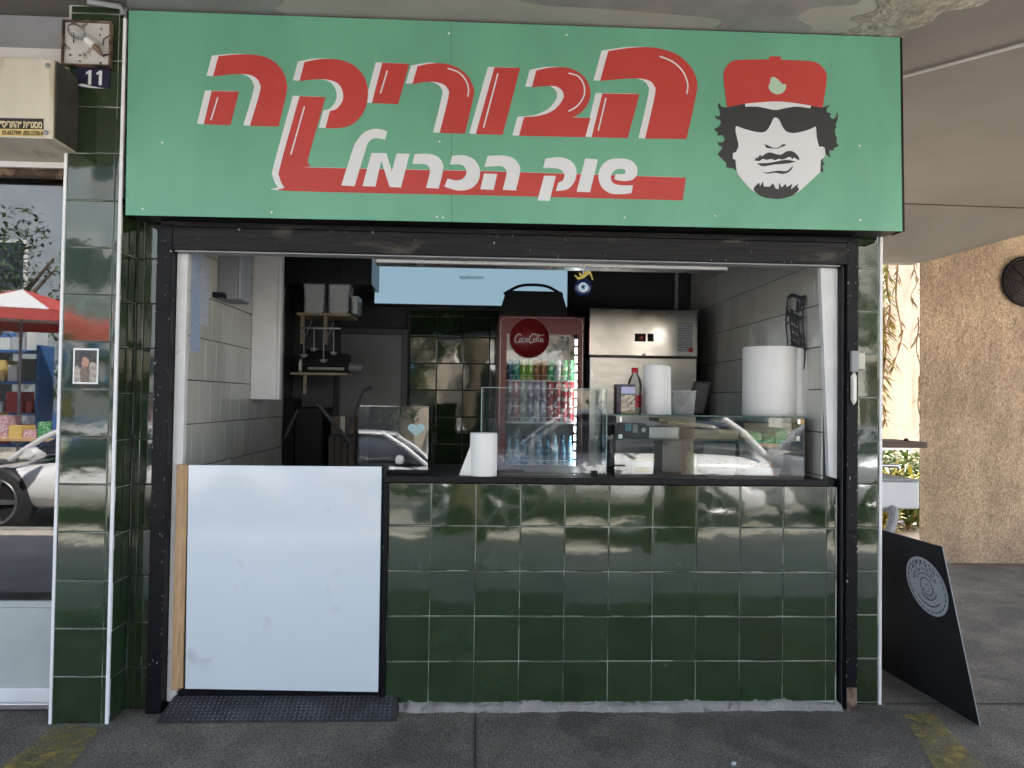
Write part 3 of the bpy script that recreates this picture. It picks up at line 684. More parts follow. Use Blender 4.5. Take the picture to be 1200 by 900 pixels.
# ================================================================== SMALL THINGS ON THE PILLARS
lb = thing('wall_lamp', (-1.27, -.17, 2.75), 'old square metal wall lamp with a bare bulb on top of the left pillar', 'lamp')
MB().box(-1.366, -1.178, -.15, -.134, 2.755, 2.935).build('base_plate', MATS['lamp_paint'], lb, .002)
b = MB(); b.box(-1.372, -1.3665, -.162, -.134, 2.75, 2.94); b.box(-1.1775, -1.172, -.162, -.134, 2.75, 2.94); b.box(-1.366, -1.178, -.162, -.134, 2.75, 2.7545); b.box(-1.366, -1.178, -.162, -.134, 2.9355, 2.94)
b.build('rim', MATS['rusty_metal'], lb)
for x, z in ((-1.30,2.91),(-1.215,2.91),(-1.34,2.885),(-1.34,2.795),(-1.30,2.795),(-1.30,2.77),(-1.215,2.765),(-1.22,2.885)):
    MB().lathe([(.005,0),(.005,-.002)], (x,-.1501,z), 8, 'y').build('screw', MATS['rusty_metal'], lb)
d = Vector((.78,0,-.62)).normalized(); c0 = Vector((-1.302,-.185,2.882))
ax = [c0+d*t for t in (-.034,-.030,-.018,0,.018,.032,.045,.058)]
MB().tube(ax, [.004,.014,.026,.031,.028,.020,.014,.013], 16).build('bulb', MATS['bulb_glass'], lb)
MB().tube([c0+d*.058, c0+d*.10], [.016,.018], 14).build('socket', M('porcelain', (.7,.69,.65), .35), lb)
MB().tube([c0+d*.10, c0+d*.115, (-1.20,-.17,2.79)], [.014,.012,.006], 8).build('cable_clamp', MATS['rusty_metal'], lb)
MB().tube([(-1.203,-.16,2.79),(-1.19,-.155,2.80),(-1.18,-.155,2.80)], .004, 6).build('wire', MATS['black_rubber'], lb)
MB().tube([(-1.205,-.156,2.84),(-1.20,-.158,2.865),(-1.188,-.156,2.875),(-1.18,-.156,2.88)], .0022, 6).build('wire', MATS['black_rubber'], lb)
MB().tube([(-1.325,-.156,2.845),(-1.325,-.158,2.89)], .0022, 6).build('wire', MATS['black_rubber'], lb)
np_ = thing('house_number', (-1.25,-.135,2.66), 'chipped dark blue number plate reading 11, below the wall lamp', 'number plate')
MB().box(-1.322, -1.183, -.138, -.1325, 2.662, 2.748).build('plate', MATS['number_blue'], np_, .001)
for dx in (-1.270, -1.226): MB().prism([(dx+u,-.1390,2.676+v) for u, v in ((0,0),(.0125,0),(.0125,.062),(.003,.062),(-.010,.052),(-.010,.043),(0,.049))], (0,.0008,0)).build('digit', MATS['white_trim'], np_)
MB().prism([(-1.315,-.1384,2.674),(-1.30,-.1384,2.668),(-1.26,-.1384,2.6625),(-1.20,-.1384,2.6625),(-1.25,-.1384,2.669),(-1.295,-.1384,2.680)], (0,.0003,0)).build('chipped_patch', MATS['white_trim'], np_)
cd = thing('portrait_card', (-1.25,-.135,1.407), 'small white-bordered portrait picture of a bearded man stuck on the green tiles', 'picture')
MB().box(-1.3025,-1.1985,-.1345,-.1325,1.407,1.557).build('border', MATS['white_trim'], cd)
x0, z0 = -1.2955, 1.4145; W_, H_ = .090, .135
MB().box(x0, x0+W_, -.1352, -.1346, z0, z0+H_).build('picture', M('pic_ground', (.05,.045,.04), .4, var=.4, vscale=40), cd)
def pic(nm, pts, mname, lv):
    MB().prism([(x0+u*W_, -.1352-lv, z0+v*H_) for u, v in [(q.x, q.y) for q in smooth_path(pts)]], (0, lv-.00005, 0)).build(nm, MATS[mname], cd)
M('pic_skin', (.42,.22,.15), .4, var=.3, vscale=80); M('pic_beard', (.16,.12,.09), .4, var=.4, vscale=120); M('pic_hat', (.03,.03,.035), .4); M('pic_cloth', (.36,.32,.26), .4, var=.3, vscale=60)
pic('shawl', [(.0,.0),(.0,.42,1),(.12,.52,1),(.3,.35,1),(.3,.0)], 'pic_cloth', .0002); pic('shawl', [(.68,.0),(.68,.55,1),(.85,.62,1),(1,.5,1),(1,.0)], 'pic_cloth', .0002)
pic('beard', [(.28,.02),(.26,.4,1),(.35,.56,1),(.62,.56,1),(.7,.35,1),(.66,.02)], 'pic_beard', .0004)
pic('face', [(.32,.55,1),(.36,.74,1),(.5,.78,1),(.63,.72,1),(.66,.56,1),(.5,.48,1)], 'pic_skin', .0006); pic('hat', [(.2,.72,1),(.3,.95,1),(.6,.97,1),(.75,.72,1),(.5,.8,1)], 'pic_hat', .0008)
sw = tag(MB().box(2.089,2.124,-.052,-.0315,1.515,1.61).build('switch_box', MATS['grey_metal'], None, .003), 'small grey switch box on the right black post', 'switch box')
tag(MB().box(2.137,2.18,.0,.028,1.53,1.605).build('junction_box', MATS['cream_plastic'], None, .003), 'small cream junction box on the right green pillar', 'junction box')
mz = thing('mezuzah', (2.105,-.04,1.37), 'slim white mezuzah case with pointed ends on the right black post', 'mezuzah')
MB().prism([(2.094,-.046,1.385),(2.105,-.046,1.365),(2.116,-.046,1.385),(2.116,-.046,1.495),(2.105,-.046,1.515),(2.094,-.046,1.495)], (0,.0145,0)).build('case', MATS['cream_plastic'], mz)
MB().box(2.098,2.112,-.050,-.0462,1.39,1.49).build('cover', M('mez_white', (.75,.75,.70), .4), mz, .002)

# ================================================================== INSIDE THE KIOSK
# boxed white chase on the left wall
ch = thing('boxed_duct', (-.78, 1.05, 1.35), 'white boxed duct running down the left inner wall', 'duct')
MB().box(-.898, at(325,400,Y=.975).x, .975, 1.02, 1.35, 2.845).build('box', MATS['white_trim'], ch, .002)
MB().box(at(325.5,400,Y=.975).x, at(329,400,Y=.975).x, .968, 1.02, 1.35, 2.845).build('edge_strip', MATS['white_trim'], ch, .002)
# notices
n1 = MB(); n1.box(-.8995, -.898, .066, .185, 1.565, 2.06); tag(n1.build('notice_sheet', printed_sheet('notice_blue', (.40,.48,.60), (.24,.30,.42), 44, .5)), 'long pale blue printed notice nearest the left white reveal', 'notice')
n2 = MB(); n2.box(-.8995, -.898, .195, .29, 1.70, 2.02); tag(n2.build('notice_sheet', printed_sheet('notice_white', (.50,.54,.60), (.28,.31,.38), 30, .5)), 'shorter whitish printed notice beside the long blue one', 'notice')
# wall heater / vent unit
hv = thing('vent_unit', (-.86, .5, 1.83), 'grey wall unit with a black slatted side, high on the left inner wall', 'vent unit')
MB().box(-.897, -.80, .40, .60, 1.845, 2.25).build('body', M('unit_grey', (.20,.205,.22), .5), hv, .004)
for k in range(9): MB().box(-.899+.004, -.802, .6015, .612, 1.86+k*.043, 1.885+k*.043).build('slat', MATS['black_plastic'], hv)
MB().box(-.8, -.792, .42, .58, 1.852, 2.24).build('front_plate', M('unit_light', (.36,.38,.42), .4), hv)
MB().box(-.897, -.85, .33, .39, 1.845, 1.87).build('bracket', MATS['black_steel'], hv)
# ceiling light housing just behind the top beam
al = thing('strip_light', (.78, .2, 2.0), 'long aluminium light housing behind the top beam of the hatch', 'light')
l0, l1 = at(440,306,Y=.16), at(850,316.5,Y=.16)
MB().box(l0.x, l1.x, .12, .22, l0.z-.014, l0.z+.05).build('housing', MATS['aluminium'], al, .004)
MB().box(l0.x+.01, l1.x-.01, .108, .119, l0.z-.012, l0.z+.001).build('diffuser', M('diffuser', (.85,.85,.82), .4), al, .002)
# menu screen
sc_ = thing('menu_screen', (.35, 1.95, 2.03), 'wide flat screen glowing pale blue on the rear wall', 'screen')
MB().box(-.345, 1.035, 1.90, 1.96, 2.015, 2.80).build('bezel', MATS['black_plastic'], sc_, .004)
MB().box(-.332, 1.022, 1.893, 1.899, 2.032, 2.79).build('display', M('screen_blue', (.02,.03,.04), .15, emis=(.33,.50,.62), estr=.165), sc_)
text_obj('eyekoom', .045, (.345,1.8925,2.215), (1,0,0), (0,0,1), M('screen_ink', (.02,.04,.06), .5), sc_, align='CENTER')
tag(MB().box(.25, .45, 1.962, 2.215, 2.3, 2.5).build('screen_bracket', MATS['black_steel']), 'black bracket holding the wide screen on the rear wall', 'bracket')
# rear door
dr = thing('rear_door', (-.38, 2.16, G), 'plain grey metal door with a darker frame in the rear wall', 'door')
MB().box(-.615, -.165, 2.185, 2.214, G+.013, 1.835).build('leaf', M('door_grey', (.17,.175,.185), .5, var=.08), dr)
b = MB(); b.box(-.66, -.617, 2.165, 2.216, G+.013, 1.88); b.box(-.163, -.12, 2.165, 2.216, G+.013, 1.88); b.box(-.616, -.164, 2.165, 2.216, 1.838, 1.88); b.build('door_frame', MATS['grey_paint'], dr, .003)
MB().tube([(-.20,2.17,1.02),(-.20,2.15,1.02),(-.29,2.15,1.02)], .008, 8).build('handle', MATS['aluminium'], dr)
# shelves at the left
def shelf(name, px0, px1, py, Y, label):
    a, c = at(px0, py, Y=Y), at(px1, py, Y=Y)
    t = thing(name, ((a.x+c.x)/2, Y+.12, a.z), label, 'shelf')
    return t, a, c
M('shelf_wood', (.30,.25,.17), .6, var=.2, vscale=10)
t, a, c = shelf('wall_shelf', 351, 411, 366, 1.45, 'upper wooden shelf carrying stacked clear food tubs')
zS1 = a.z
MB().box(a.x-.02, c.x, 1.45, 1.75, zS1-.018, zS1).build('board', MATS['shelf_wood'], t, .002)
for px in (354, 381):
    q = at(px, 366, Y=1.46).x
    MB().box(q-.012, q+.012, 1.47, 1.49, zS1-.20, zS1-.019).build('bracket', MATS['shelf_wood'], t, .002)
    MB().tube([(q,1.48,zS1-.19),(q,1.74,zS1-.03)], .006, 6).build('strut', MATS['grey_metal'], t)
def tub_stack(pxa, pxb, pyt, pyb, n, label):
    a, c = at(pxa, pyb, Y=1.47), at(pxb, pyt, Y=1.47); w = c.x-a.x; h = c.z-zS1-.001; d_ = .16
    t = thing('tub_stack', ((a.x+c.x)/2, 1.55, zS1+.001), label, 'tubs', 'stacks of clear tubs')
    for k in range(n):
        z0 = zS1+.001+h*k/n; z1 = zS1+.001+h*(k+1)/n; dx = rnd(-.002,.002)
        me = MB(); i_ = w*.05*(1-k/n)
        me.box(a.x+i_+dx, c.x-i_+dx, 1.47, 1.47+d_, z0+(z1-z0)*.45, z1-.0006); me.box(a.x+i_+.009+dx, c.x-i_-.009+dx, 1.479, 1.461+d_, z0, z0+(z1-z0)*.45); me.build('tub', MATS['clear_plastic'], t, fix=False)
tub_stack(355, 381, 330, 364, 12, 'left of the two tall stacks of clear tubs on the upper shelf')
tub_stack(384, 410, 331, 365, 12, 'right of the two tall stacks of clear tubs on the upper shelf')
tub_stack(411.5, 420, 347, 367, 9, 'short narrow stack of clear tubs at the right end of the upper shelf')
t, a, c = shelf('wall_shelf', 340, 408, 436, 1.5, 'lower wooden shelf crowded with dark utensils'); zS2 = a.z
MB().box(a.x, c.x, 1.5, 1.75, zS2-.016, zS2).build('board', MATS['shelf_wood'], t, .002)
q = at(357, 436, Y=1.5).x; MB().box(q-.01, q+.01, 1.51, 1.53, zS2-.14, zS2-.017).build('bracket', MATS['shelf_wood'], t, .002)
q0, q1 = at(358, 434, Y=1.55), at(408, 409, Y=1.55)
t = thing('cling_film_box', (q0.x, 1.6, zS2), 'long black wrap dispenser lying on the lower shelf', 'dispenser')
MB().hexa([(q0.x,1.53,zS2+.001),(q1.x,1.53,zS2+.001),(q1.x,1.66,zS2+.001),(q0.x,1.66,zS2+.001),(q0.x,1.55,q1.z),(q1.x,1.55,q1.z-.03),(q1.x,1.66,q1.z-.03),(q0.x,1.66,q1.z)]).build('body', MATS['black_plastic'], t, .006)
MB().tube([(q1.x,1.6,zS2+.04),(q1.x+.09,1.6,zS2+.035)], [.035,.03], 12).build('roll_end', M('roll_grey', (.16,.16,.17), .5), t)
MB().box(q0.x+.02, q1.x-.02, 1.525, 1.531, zS2+.02, zS2+.035).build('cutter', MATS['grey_metal'], t)
q = at(350, 418, Y=1.5); t = tag(MB().lathe([(.002,-.004),(.042,-.004),(.045,0),(.042,.006),(.002,.006)], (q.x,1.56,zS2+.046), 20, 'x').build('plate', MATS['white_trim']), 'white plate standing on edge at the left of the lower shelf', 'plate')
# dark clutter below the shelves
t = thing('tool_trolley', (-.62, 1.75, G), 'dark upright equipment trolley with long slanting handles in the left rear corner', 'trolley')
MB().box(-.80, -.62, 1.62, 1.95, .03, 1.30).build('body', MATS['black_plastic'], t, .01)
MB().box(-.60, -.42, 1.75, 1.95, .03, 1.12).build('bin', MATS['dark_wall'], t, .01)
for a_, c_, r in (((-.66,1.58,1.34),(-.42,1.58,1.06),.012), ((-.48,1.60,1.08),(-.35,1.60,1.42),.011), ((-.35,1.60,1.42),(-.30,1.60,1.435),.014), ((-.86,1.6,1.10),(-.78,1.6,1.28),.009)):
    MB().tube([a_, c_], r, 8).build('handle', MATS['grey_paint'], t)
for k in range(4): MB().box(-.60+.045*k, -.565+.045*k, 1.735, 1.748, .55, 1.10).build('slat', M('brown_slat', (.07,.055,.04), .6), t)
for x in (-.77,-.45):
    MB().lathe([(.03,-.012),(.03,.012)], (x,1.7,G+.043), 14, 'x').build('wheel', MATS['black_rubber'], t)
t = thing('dark_cabinet', (-.80, 1.83, G), 'tall black cabinet end standing against the left inner wall', 'cabinet')
MB().box(-.895, -.83, 1.72, 1.94, G+.013, 1.36).build('body', MATS['black_plastic'], t, .004); MB().box(-.895, -.828, 1.705, 1.718, .1, 1.33).build('door', MATS['black_plastic'], t, .003)

# fridge with cans ------------------------------------------------------
FX0, FX1, FY, FZ = .532, 1.100, 1.55, 1.925
fg = thing('drinks_fridge', (.816, 1.8, G), 'red drinks fridge with a glass door and round emblem, against the rear wall', 'fridge')
b = MB(); b.box(FX0, FX0+.025, FY+.05, 2.19, .1, FZ); b.box(FX1-.025, FX1, FY+.05, 2.19, .1, FZ); b.box(FX0+.025, FX1-.025, FY+.05, 2.19, FZ-.08, FZ); b.box(FX0+.025, FX1-.025, FY+.05, 2.19, .1, .2)
b.build('body', MATS['fridge_red'], fg)
b = MB(); b.box(FX0+.026, FX1-.026, 2.14, 2.18, .2, FZ-.08); b.build('back_panel', MATS['fridge_inner'], fg)
d0, d1, dzb, dzt = at(594,391,Y=FY), at(677,391,Y=FY), .24, at(630,391,Y=FY).z
b = MB(); b.box(FX0+.003, d0.x, FY, FY+.045, .11, FZ-.003); b.box(d1.x, FX1-.003, FY, FY+.045, .11, FZ-.003); b.box(d0.x, d1.x, FY, FY+.045, dzt, FZ-.003); b.box(d0.x, d1.x, FY, FY+.045, .11, dzb)
fd = b.build('door', MATS['fridge_red'], fg)
MB().box(d0.x+.001, d1.x-.001, FY+.018, FY+.024, dzb, dzt).build('pane', MATS['fridge_glass'], fd)
pth = smooth_path([(FX0+.012,.3),(FX0+.012,FZ-.06),(FX0+.02,FZ-.025,1),(FX0+.055,FZ-.012),(FX1-.055,FZ-.012),(FX1-.02,FZ-.025,1),(FX1-.012,FZ-.06),(FX1-.012,.3)], False, 5)
MB().tube([(v.x, FY-.002, v.y) for v in pth], .002, 5).build('edge_bead', MATS['aluminium'], fd)
MB().box(FX1-.05, FX1-.035, FY-.03, FY-.001, .9, 1.3).build('handle', MATS['black_plastic'], fd, .004)
b = MB(); 
for k in range(26): b.box(d1.x+.004-.012, d1.x-.002, FY+.048, FY+.056, dzb+.05+k*.058, dzb+.088+k*.058)
led = b.build('led_strip', M('led', (.9,.95,1), .4, emis=(.85,.95,1), estr=6.5), fg)
dc = at(620.5,396,Y=FY-.004); R_ = .131
emb = MB().lathe([(.002,0),(R_,0),(R_,.006)], (dc.x, FY-.0085, dc.z), 48, 'y').build('emblem_disc', MATS['disc_red'], fg)
MB().tube([(dc.x+R_*math.cos(a_), FY-.0085, dc.z+R_*math.sin(a_)) for a_ in [2*PI*i/48 for i in range(49)]], .0013, 5).build('rim', M('rim_pink', (.55,.35,.35), .4), emb)
cC = lambda x, y: (580+x/10, 360+y/10)
def ell(cx, cy, rx, ry, sl=.25): return [(cx+rx*math.cos(t)-sl*ry*math.sin(t)*-1*-1, cy+ry*math.sin(t)) for t in [2*PI*i/12 for i in range(13)]]
M('script_white', (.62,.56,.54), .5)
strokes = [([(305,332),(296,318,1),(272,316,1),(246,345,1),(234,388,1),(248,413,1),(288,400)],13), (ell(300,383,13,19),10), ([(344,366),(330,362,1),(317,380,1),(320,402,1),(348,392)],10), (ell(366,384,12,18),10), ([(384,364),(376,398,1),(392,400)],10), ([(388,376),(404,374)],8),
 ([(482,332),(470,316,1),(444,314,1),(414,345,1),(400,388,1),(414,415,1),(456,404)],13), (ell(466,387,13,19),10), ([(514,322),(498,340,1),(488,392,1),(500,404)],10), ([(535,325),(516,345,1),(508,392,1),(520,404)],9), (ell(542,387,12,18),10), ([(560,366),(552,400,1),(574,398)],10), ([(470,330),(500,320,1),(540,332,1),(578,320)],9), ([(240,408),(300,414,1),(360,404,1)],5)]
for pts, w in strokes:
    dense = smooth_path(pts, False) if len(pts) != 13 else [Vector(v) for v in pts]
    out = ribbon(dense, w)
    MB().prism([at(*cC(v.x, v.y), Y=FY-.0105) for v in out], (0,.0015,0)).build('script_stroke', MATS['script_white'], emb)
# shelves and cans
shelf_py = [445.5, 494.5, 544.5]
cans = []
can_me = {}
def can_mesh(col, kind):
    key = (col, kind)
    if key in can_me: return can_me[key]
    m = MB(); r = .0265
    if kind == 'can': prof = [(.021,0),(r,.006),(r,.103),(.0215,.113),(.0215,.115),(.019,.113)]
    else: prof = [(.026,0),(.029,.006),(.029,.09),(.024,.11),(.012,.15),(.011,.17),(.0125,.172),(.0125,.186)]
    m.lathe(prof, (0,0,0), 16)
    o = m.build('tmp', MATS[col]); me = o.data; off = o.location.copy(); bpy.data.objects.remove(o); me.transform(Matrix.Translation(off)); can_me[key] = me
    return me
def put_can(x, y, z, col, kind, label, group, cat='can', name='drink_can'):
    o = bpy.data.objects.new(name, can_mesh(col, kind)); o.location = (x, y, z); o.rotation_euler.z = rnd(0, 6); o.scale.z = 1.2 if kind == 'can' else 1.05
    link(o); tag(o, label, cat, group)
def can_col(name, col, col2):
    m = M(name, col, .3, metal=.2, var=.0); N = m.node_tree.nodes; L = m.node_tree.links; b_ = N['Principled BSDF']
    tc = N.new('ShaderNodeTexCoord'); wv = N.new('ShaderNodeTexNoise'); wv.inputs['Scale'].default_value = 38; wv.inputs['Detail'].default_value = 1; L.new(tc.outputs['Object'], wv.inputs['Vector'])
    r = N.new('ShaderNodeMapRange'); r.inputs['From Min'].default_value = .54; r.inputs['From Max'].default_value = .58; L.new(wv.outputs[0], r.inputs['Value'])
    x = N.new('ShaderNodeMix'); x.data_type = 'RGBA'; x.inputs['A'].default_value = (*col,1); x.inputs['B'].default_value = (*col2,1); L.new(r.outputs[0], x.inputs['Factor']); L.new(x.outputs['Result'], b_.inputs['Base Color'])
for nm, c1, c2 in (('can_blue',(.03,.12,.25),(.2,.4,.5)),('can_lime',(.25,.48,.05),(.7,.75,.4)),('can_orange',(.38,.13,.04),(.5,.3,.1)),('can_green',(.04,.32,.10),(.5,.65,.5)),('can_teal',(.05,.30,.26),(.3,.6,.5)),('can_silver',(.55,.57,.58),(.75,.76,.76)),('can_red',(.42,.02,.03),(.7,.6,.6)),('can_pink',(.55,.28,.34),(.75,.65,.68)),('can_sky',(.20,.42,.62),(.6,.7,.8)),('can_lilac',(.42,.36,.50),(.7,.68,.72))):
    can_col(nm, c1, c2)
ORD = ['first','second','third','fourth','fifth','sixth','seventh','eighth','ninth','tenth']
rows_cfg = [
 (0, 'can', ['can_blue','can_teal','can_lime','can_lime','can_orange','can_orange','can_green','can_silver','can_green','can_green'], 'top'),
 (1, 'can', ['can_lilac','can_pink','can_silver','can_lilac','can_silver','can_lilac','can_red','can_red','can_red','can_red'], 'second'),
 (2, 'bottle', ['can_sky','can_sky','can_blue','can_silver','can_sky','can_blue','can_sky','can_blue','can_sky'], 'third')]
cname = {'can_blue':'dark blue','can_lime':'lime green','can_orange':'orange brown','can_green':'green','can_teal':'teal','can_silver':'silver','can_red':'red','can_pink':'pink','can_sky':'pale blue','can_lilac':'lilac'}
for i, py in enumerate(shelf_py):
    z = at(630, py, Y=FY+.08).z
    MB().box(d0.x-.01, d1.x+.005, FY+.06, 2.13, z-.010, z).build('shelf', MATS['wire_white'], fg)
    b = MB(); b.tube([(d0.x+.02,FY+.057,z-.002),(d0.x+.02,FY+.057,z+.03),(d1.x-.05,FY+.057,z+.03),(d1.x-.05,FY+.057,z-.002)], .0022, 5); b.build('shelf_rail', MATS['wire_white'], fg)
    _, kind, cols, word = rows_cfg[i]
    n = len(cols); x0 = d0.x+.028; x1 = d1.x-.030
    for layer in range(2 if i == 1 else 1):
        for k, cn in enumerate(cols):
            if layer == 1 and cn == 'can_silver' and k == 4: cn = 'can_lilac'
            x = x0+(x1-x0)*k/(n-1)
            nm = 'can' if kind == 'can' else 'bottle'
            lay = (' upper layer' if layer else ' lower layer') if i == 1 else ''
            lab = f'{ORD[k]} drink {nm} from the left,{lay+", " if lay else " "}{word} fridge shelf, {cname[cn]}'
            put_can(x+rnd(-.002,.002), FY+.10, z+.0005+layer*.1385, cn, kind, lab, f'drinks on the {word} fridge shelf', nm, 'drink_'+nm)
ls_ = at(655,532,Y=FY+.09)
# speaker on top of the fridge
s0, s1 = at(587,366,Y=1.62), at(664,366,Y=1.62)
sp = thing('portable_speaker', ((s0.x+s1.x)/2, 1.7, FZ+.001), 'black portable speaker with a carry handle on top of the red fridge', 'speaker')
zt = at(620,341,Y=1.62).z; zm = FZ+.06
pr_ = smooth_path([(s0.x-.005,FZ+.002),(s0.x,zm,1),(s0.x+.035,zt),(s1.x-.035,zt),(s1.x,zm,1),(s1.x+.005,FZ+.002)], True, 4)
MB().prism([(v.x,1.62,v.y) for v in pr_], (0,.18,0)).build('body', MATS['black_plastic'], sp)
zh = at(625,333,Y=1.65).z
hp = smooth_path([(s0.x+.02,zt-.015),(s0.x+.12,zh-.012,1),((s0.x+s1.x)/2,zh,1),(s1.x-.12,zh-.012,1),(s1.x-.02,zt-.015)], False, 6)
MB().tube([(v.x,1.68,v.y) for v in hp], .010, 8).build('handle', MATS['black_plastic'], sp)
# steel oven with hood
ov = thing('steel_oven', (1.46, 1.6, G), 'tall stainless steel oven cabinet with a boxy hood, right of the red fridge', 'oven')
h0, h1 = at(691,361,Y=1.45), at(818,361,Y=1.45); hb = at(818,419,Y=1.45).z
MB().box(h0.x, h1.x, 1.45, 2.1, hb, h1.z-.01).build('hood', MATS['stainless'], ov, .008)
MB().box(h0.x+.008, h1.x-.002, 1.465, 2.1, .1, hb-.006).build('cabinet', M('brushed_steel', (.62,.61,.58), .34, metal=1, var=.08, vscale=6, stretch=(1,1,6)), ov, .005)
MB().box(h0.x+.01, h0.x+.03, 1.458, 1.4645, .2, hb-.02).build('edge_strip', MATS['aluminium'], ov)
a_, c_ = at(744,400,Y=1.447), at(757,391,Y=1.447); MB().box(a_.x, c_.x, 1.446, 1.449, a_.z, c_.z).build('dial_window', MATS['black_plastic'], ov)
MB().box(a_.x+.03, a_.x+.055, 1.4445, 1.4458, a_.z+.012, a_.z+.035).build('readout', M('readout', (.3,.02,.02), .4), ov)
a_, c_ = at(759,400,Y=1.447), at(766,391,Y=1.447); MB().box(a_.x, c_.x, 1.446, 1.449, a_.z, c_.z).build('switch', MATS['black_plastic'], ov)
a_, c_ = at(794,412,Y=1.447), at(812,379,Y=1.447); MB().box(a_.x, c_.x, 1.4465, 1.449, a_.z, c_.z).build('rating_label', printed_sheet('rating', (.42,.44,.46), (.16,.17,.18), 12, .45), ov)
a_, c_ = at(807,413,Y=1.446), at(812,408,Y=1.446); MB().box(a_.x, c_.x, 1.4445, 1.446, a_.z, c_.z).build('red_mark', M('mark_red', (.4,.03,.03), .5), ov)
q = at(755,416,Y=1.44); MB().lathe([(.008,0),(.010,-.012),(.004,-.018)], (q.x,1.449,q.z), 12, 'y').build('knob', MATS['aluminium'], ov)
tag(MB().box(.0, 1.98, 2.0, 2.21, 2.62, 2.84).build('ceiling_duct', MATS['black_plastic']), 'black duct under the ceiling at the back of the kiosk', 'duct')
tag(MB().tube([(at(793,330,Y=2.0).x,2.0,1.9),(at(793,330,Y=2.0).x,2.0,2.615)], .014, 8).build('pipe', MATS['grey_metal']), 'thin grey vertical pipe above the steel oven', 'pipe')
# evil-eye charm
q = at(683,337,Y=.06)
ev = thing('evil_eye_charm', (q.x,.06,q.z), 'blue glass eye charm on a chain hanging from the top beam', 'charm')
MB().lathe([(.001,-.010),(.030,-.008),(.042,0),(.030,.008),(.001,.010)], (q.x,.06,q.z), 28, 'y').build('disc', M('eye_blue', (.012,.015,.075), .08, spec=.7), ev)
for nm, r, col, k in (('white_ring',.022,(.7,.75,.78),0),('sky_ring',.015,(.25,.48,.62),1),('pupil',.007,(.01,.01,.015),2)):
    MB().lathe([(.0005,-.002),(r,-.0015),(r,.003)], (q.x,.0495-.0015*k,q.z), 24, 'y').build(nm, M('eye_'+nm, col, .15), ev)
M('gold_ribbon', (.50,.38,.08), .5)
for a_ in (-2.6,-2.0,-1.3,-.5,.2): MB().tube([(q.x,.047,q.z+.045), (q.x+.03*math.cos(a_),.046,q.z+.045+.028*math.sin(a_+PI/2+.6)+.005), (q.x+.045*math.cos(a_),.05,q.z+.04+.03*math.sin(-a_))], [.005,.007,.003], 6).build('ribbon', MATS['gold_ribbon'], ev)
zb_ = 1.998
for k in range(7): MB().lathe([(.001,-.005),(.0055,0),(.001,.005)], (q.x,.05,q.z+.055+k*(zb_-q.z-.055)/7+.004), 8).build('bead', MATS['aluminium'], ev)
MB().prism([(q.x+.022+.014*math.cos(t), .048, q.z+.075+.02*math.sin(t)) for t in [2*PI*i/8 for i in range(8)]], (0,.004,0)).build('pendant', M('pendant', (.25,.28,.42), .4), ev)

# --- glass cases on the counter
CT = 1.0205
def pane(pts, off, name, parent, mat='case_glass'): return MB().prism(pts, off).build(name, MATS[mat], parent)
dc_ = thing('display_case', (1.48, .3, CT), 'low glass display case with a middle shelf at the right end of the counter', 'display case')
X0, X1, Y0, Y1, ZT = 1.038, 1.935, .085, .56, 1.306
MB().box(X0, X1, Y0, Y0+.006, CT+.001, ZT-.008).build('front_pane', MATS['case_glass'], dc_)
MB().box(X0, X0+.006, Y0+.007, Y1, CT+.001, ZT-.008).build('side_pane', MATS['clear_glass'], dc_)
MB().box(X1-.006, X1, Y0+.007, Y1, CT+.001, ZT-.008).build('side_pane', MATS['clear_glass'], dc_)
gt_ = M('glass_edge', (.03,.09,.08), .1, spec=.6)
MB().box(X0-.012, X1+.005, Y0-.006, Y1, ZT-.006, ZT).build('top_pane', MATS['clear_glass'], dc_)
MB().box(X0-.012, X1+.005, Y0-.0085, Y0-.0065, ZT-.006, ZT).build('edge', gt_, dc_)
zs = at(800,515,Y=.1).z
MB().box(X0+.008, X1-.008, Y0+.012, Y1, zs-.006, zs).build('shelf', MATS['clear_glass'], dc_)
MB().box(X0+.008, X1-.008, Y0+.0095, Y0+.0115, zs-.006, zs).build('edge', gt_, dc_)
for x in (X0+.02, X1-.035):
    MB().box(x, x+.018, Y0+.014, Y0+.03, zs+.001, zs+.02).build('clip', MATS['aluminium'], dc_)
    MB().box(x, x+.012, Y0-.004, Y0-.001, ZT-.035, ZT-.012).build('clip', MATS['aluminium'], dc_)
# middle screen
sg2 = thing('glass_guard', (.7,.1,CT), 'upright clear glass screen in the middle of the counter', 'screen')
MB().box(.42, 1.0, .10, .106, CT+.002, 1.42).build('pane', MATS['clear_glass'], sg2)
MB().box(.975, .983, .107, .30, CT+.002, 1.42).build('side_pane', MATS['clear_glass'], sg2)
glass_line = M('glass_line', (.30,.42,.40), .2)
MB().box(.42, 1.0, .0995, .1065, 1.4202, 1.423).build('edge', glass_line, sg2); MB().box(.4165, .4198, .0995, .1065, CT+.002, 1.42).build('edge', glass_line, sg2); MB().box(1.0002, 1.003, .0995, .1065, CT+.002, 1.42).build('edge', glass_line, sg2)
for x in (.47, .93): MB().box(x, x+.03, .092, .114, CT+.0005, CT+.022).build('foot', MATS['black_plastic'], sg2)
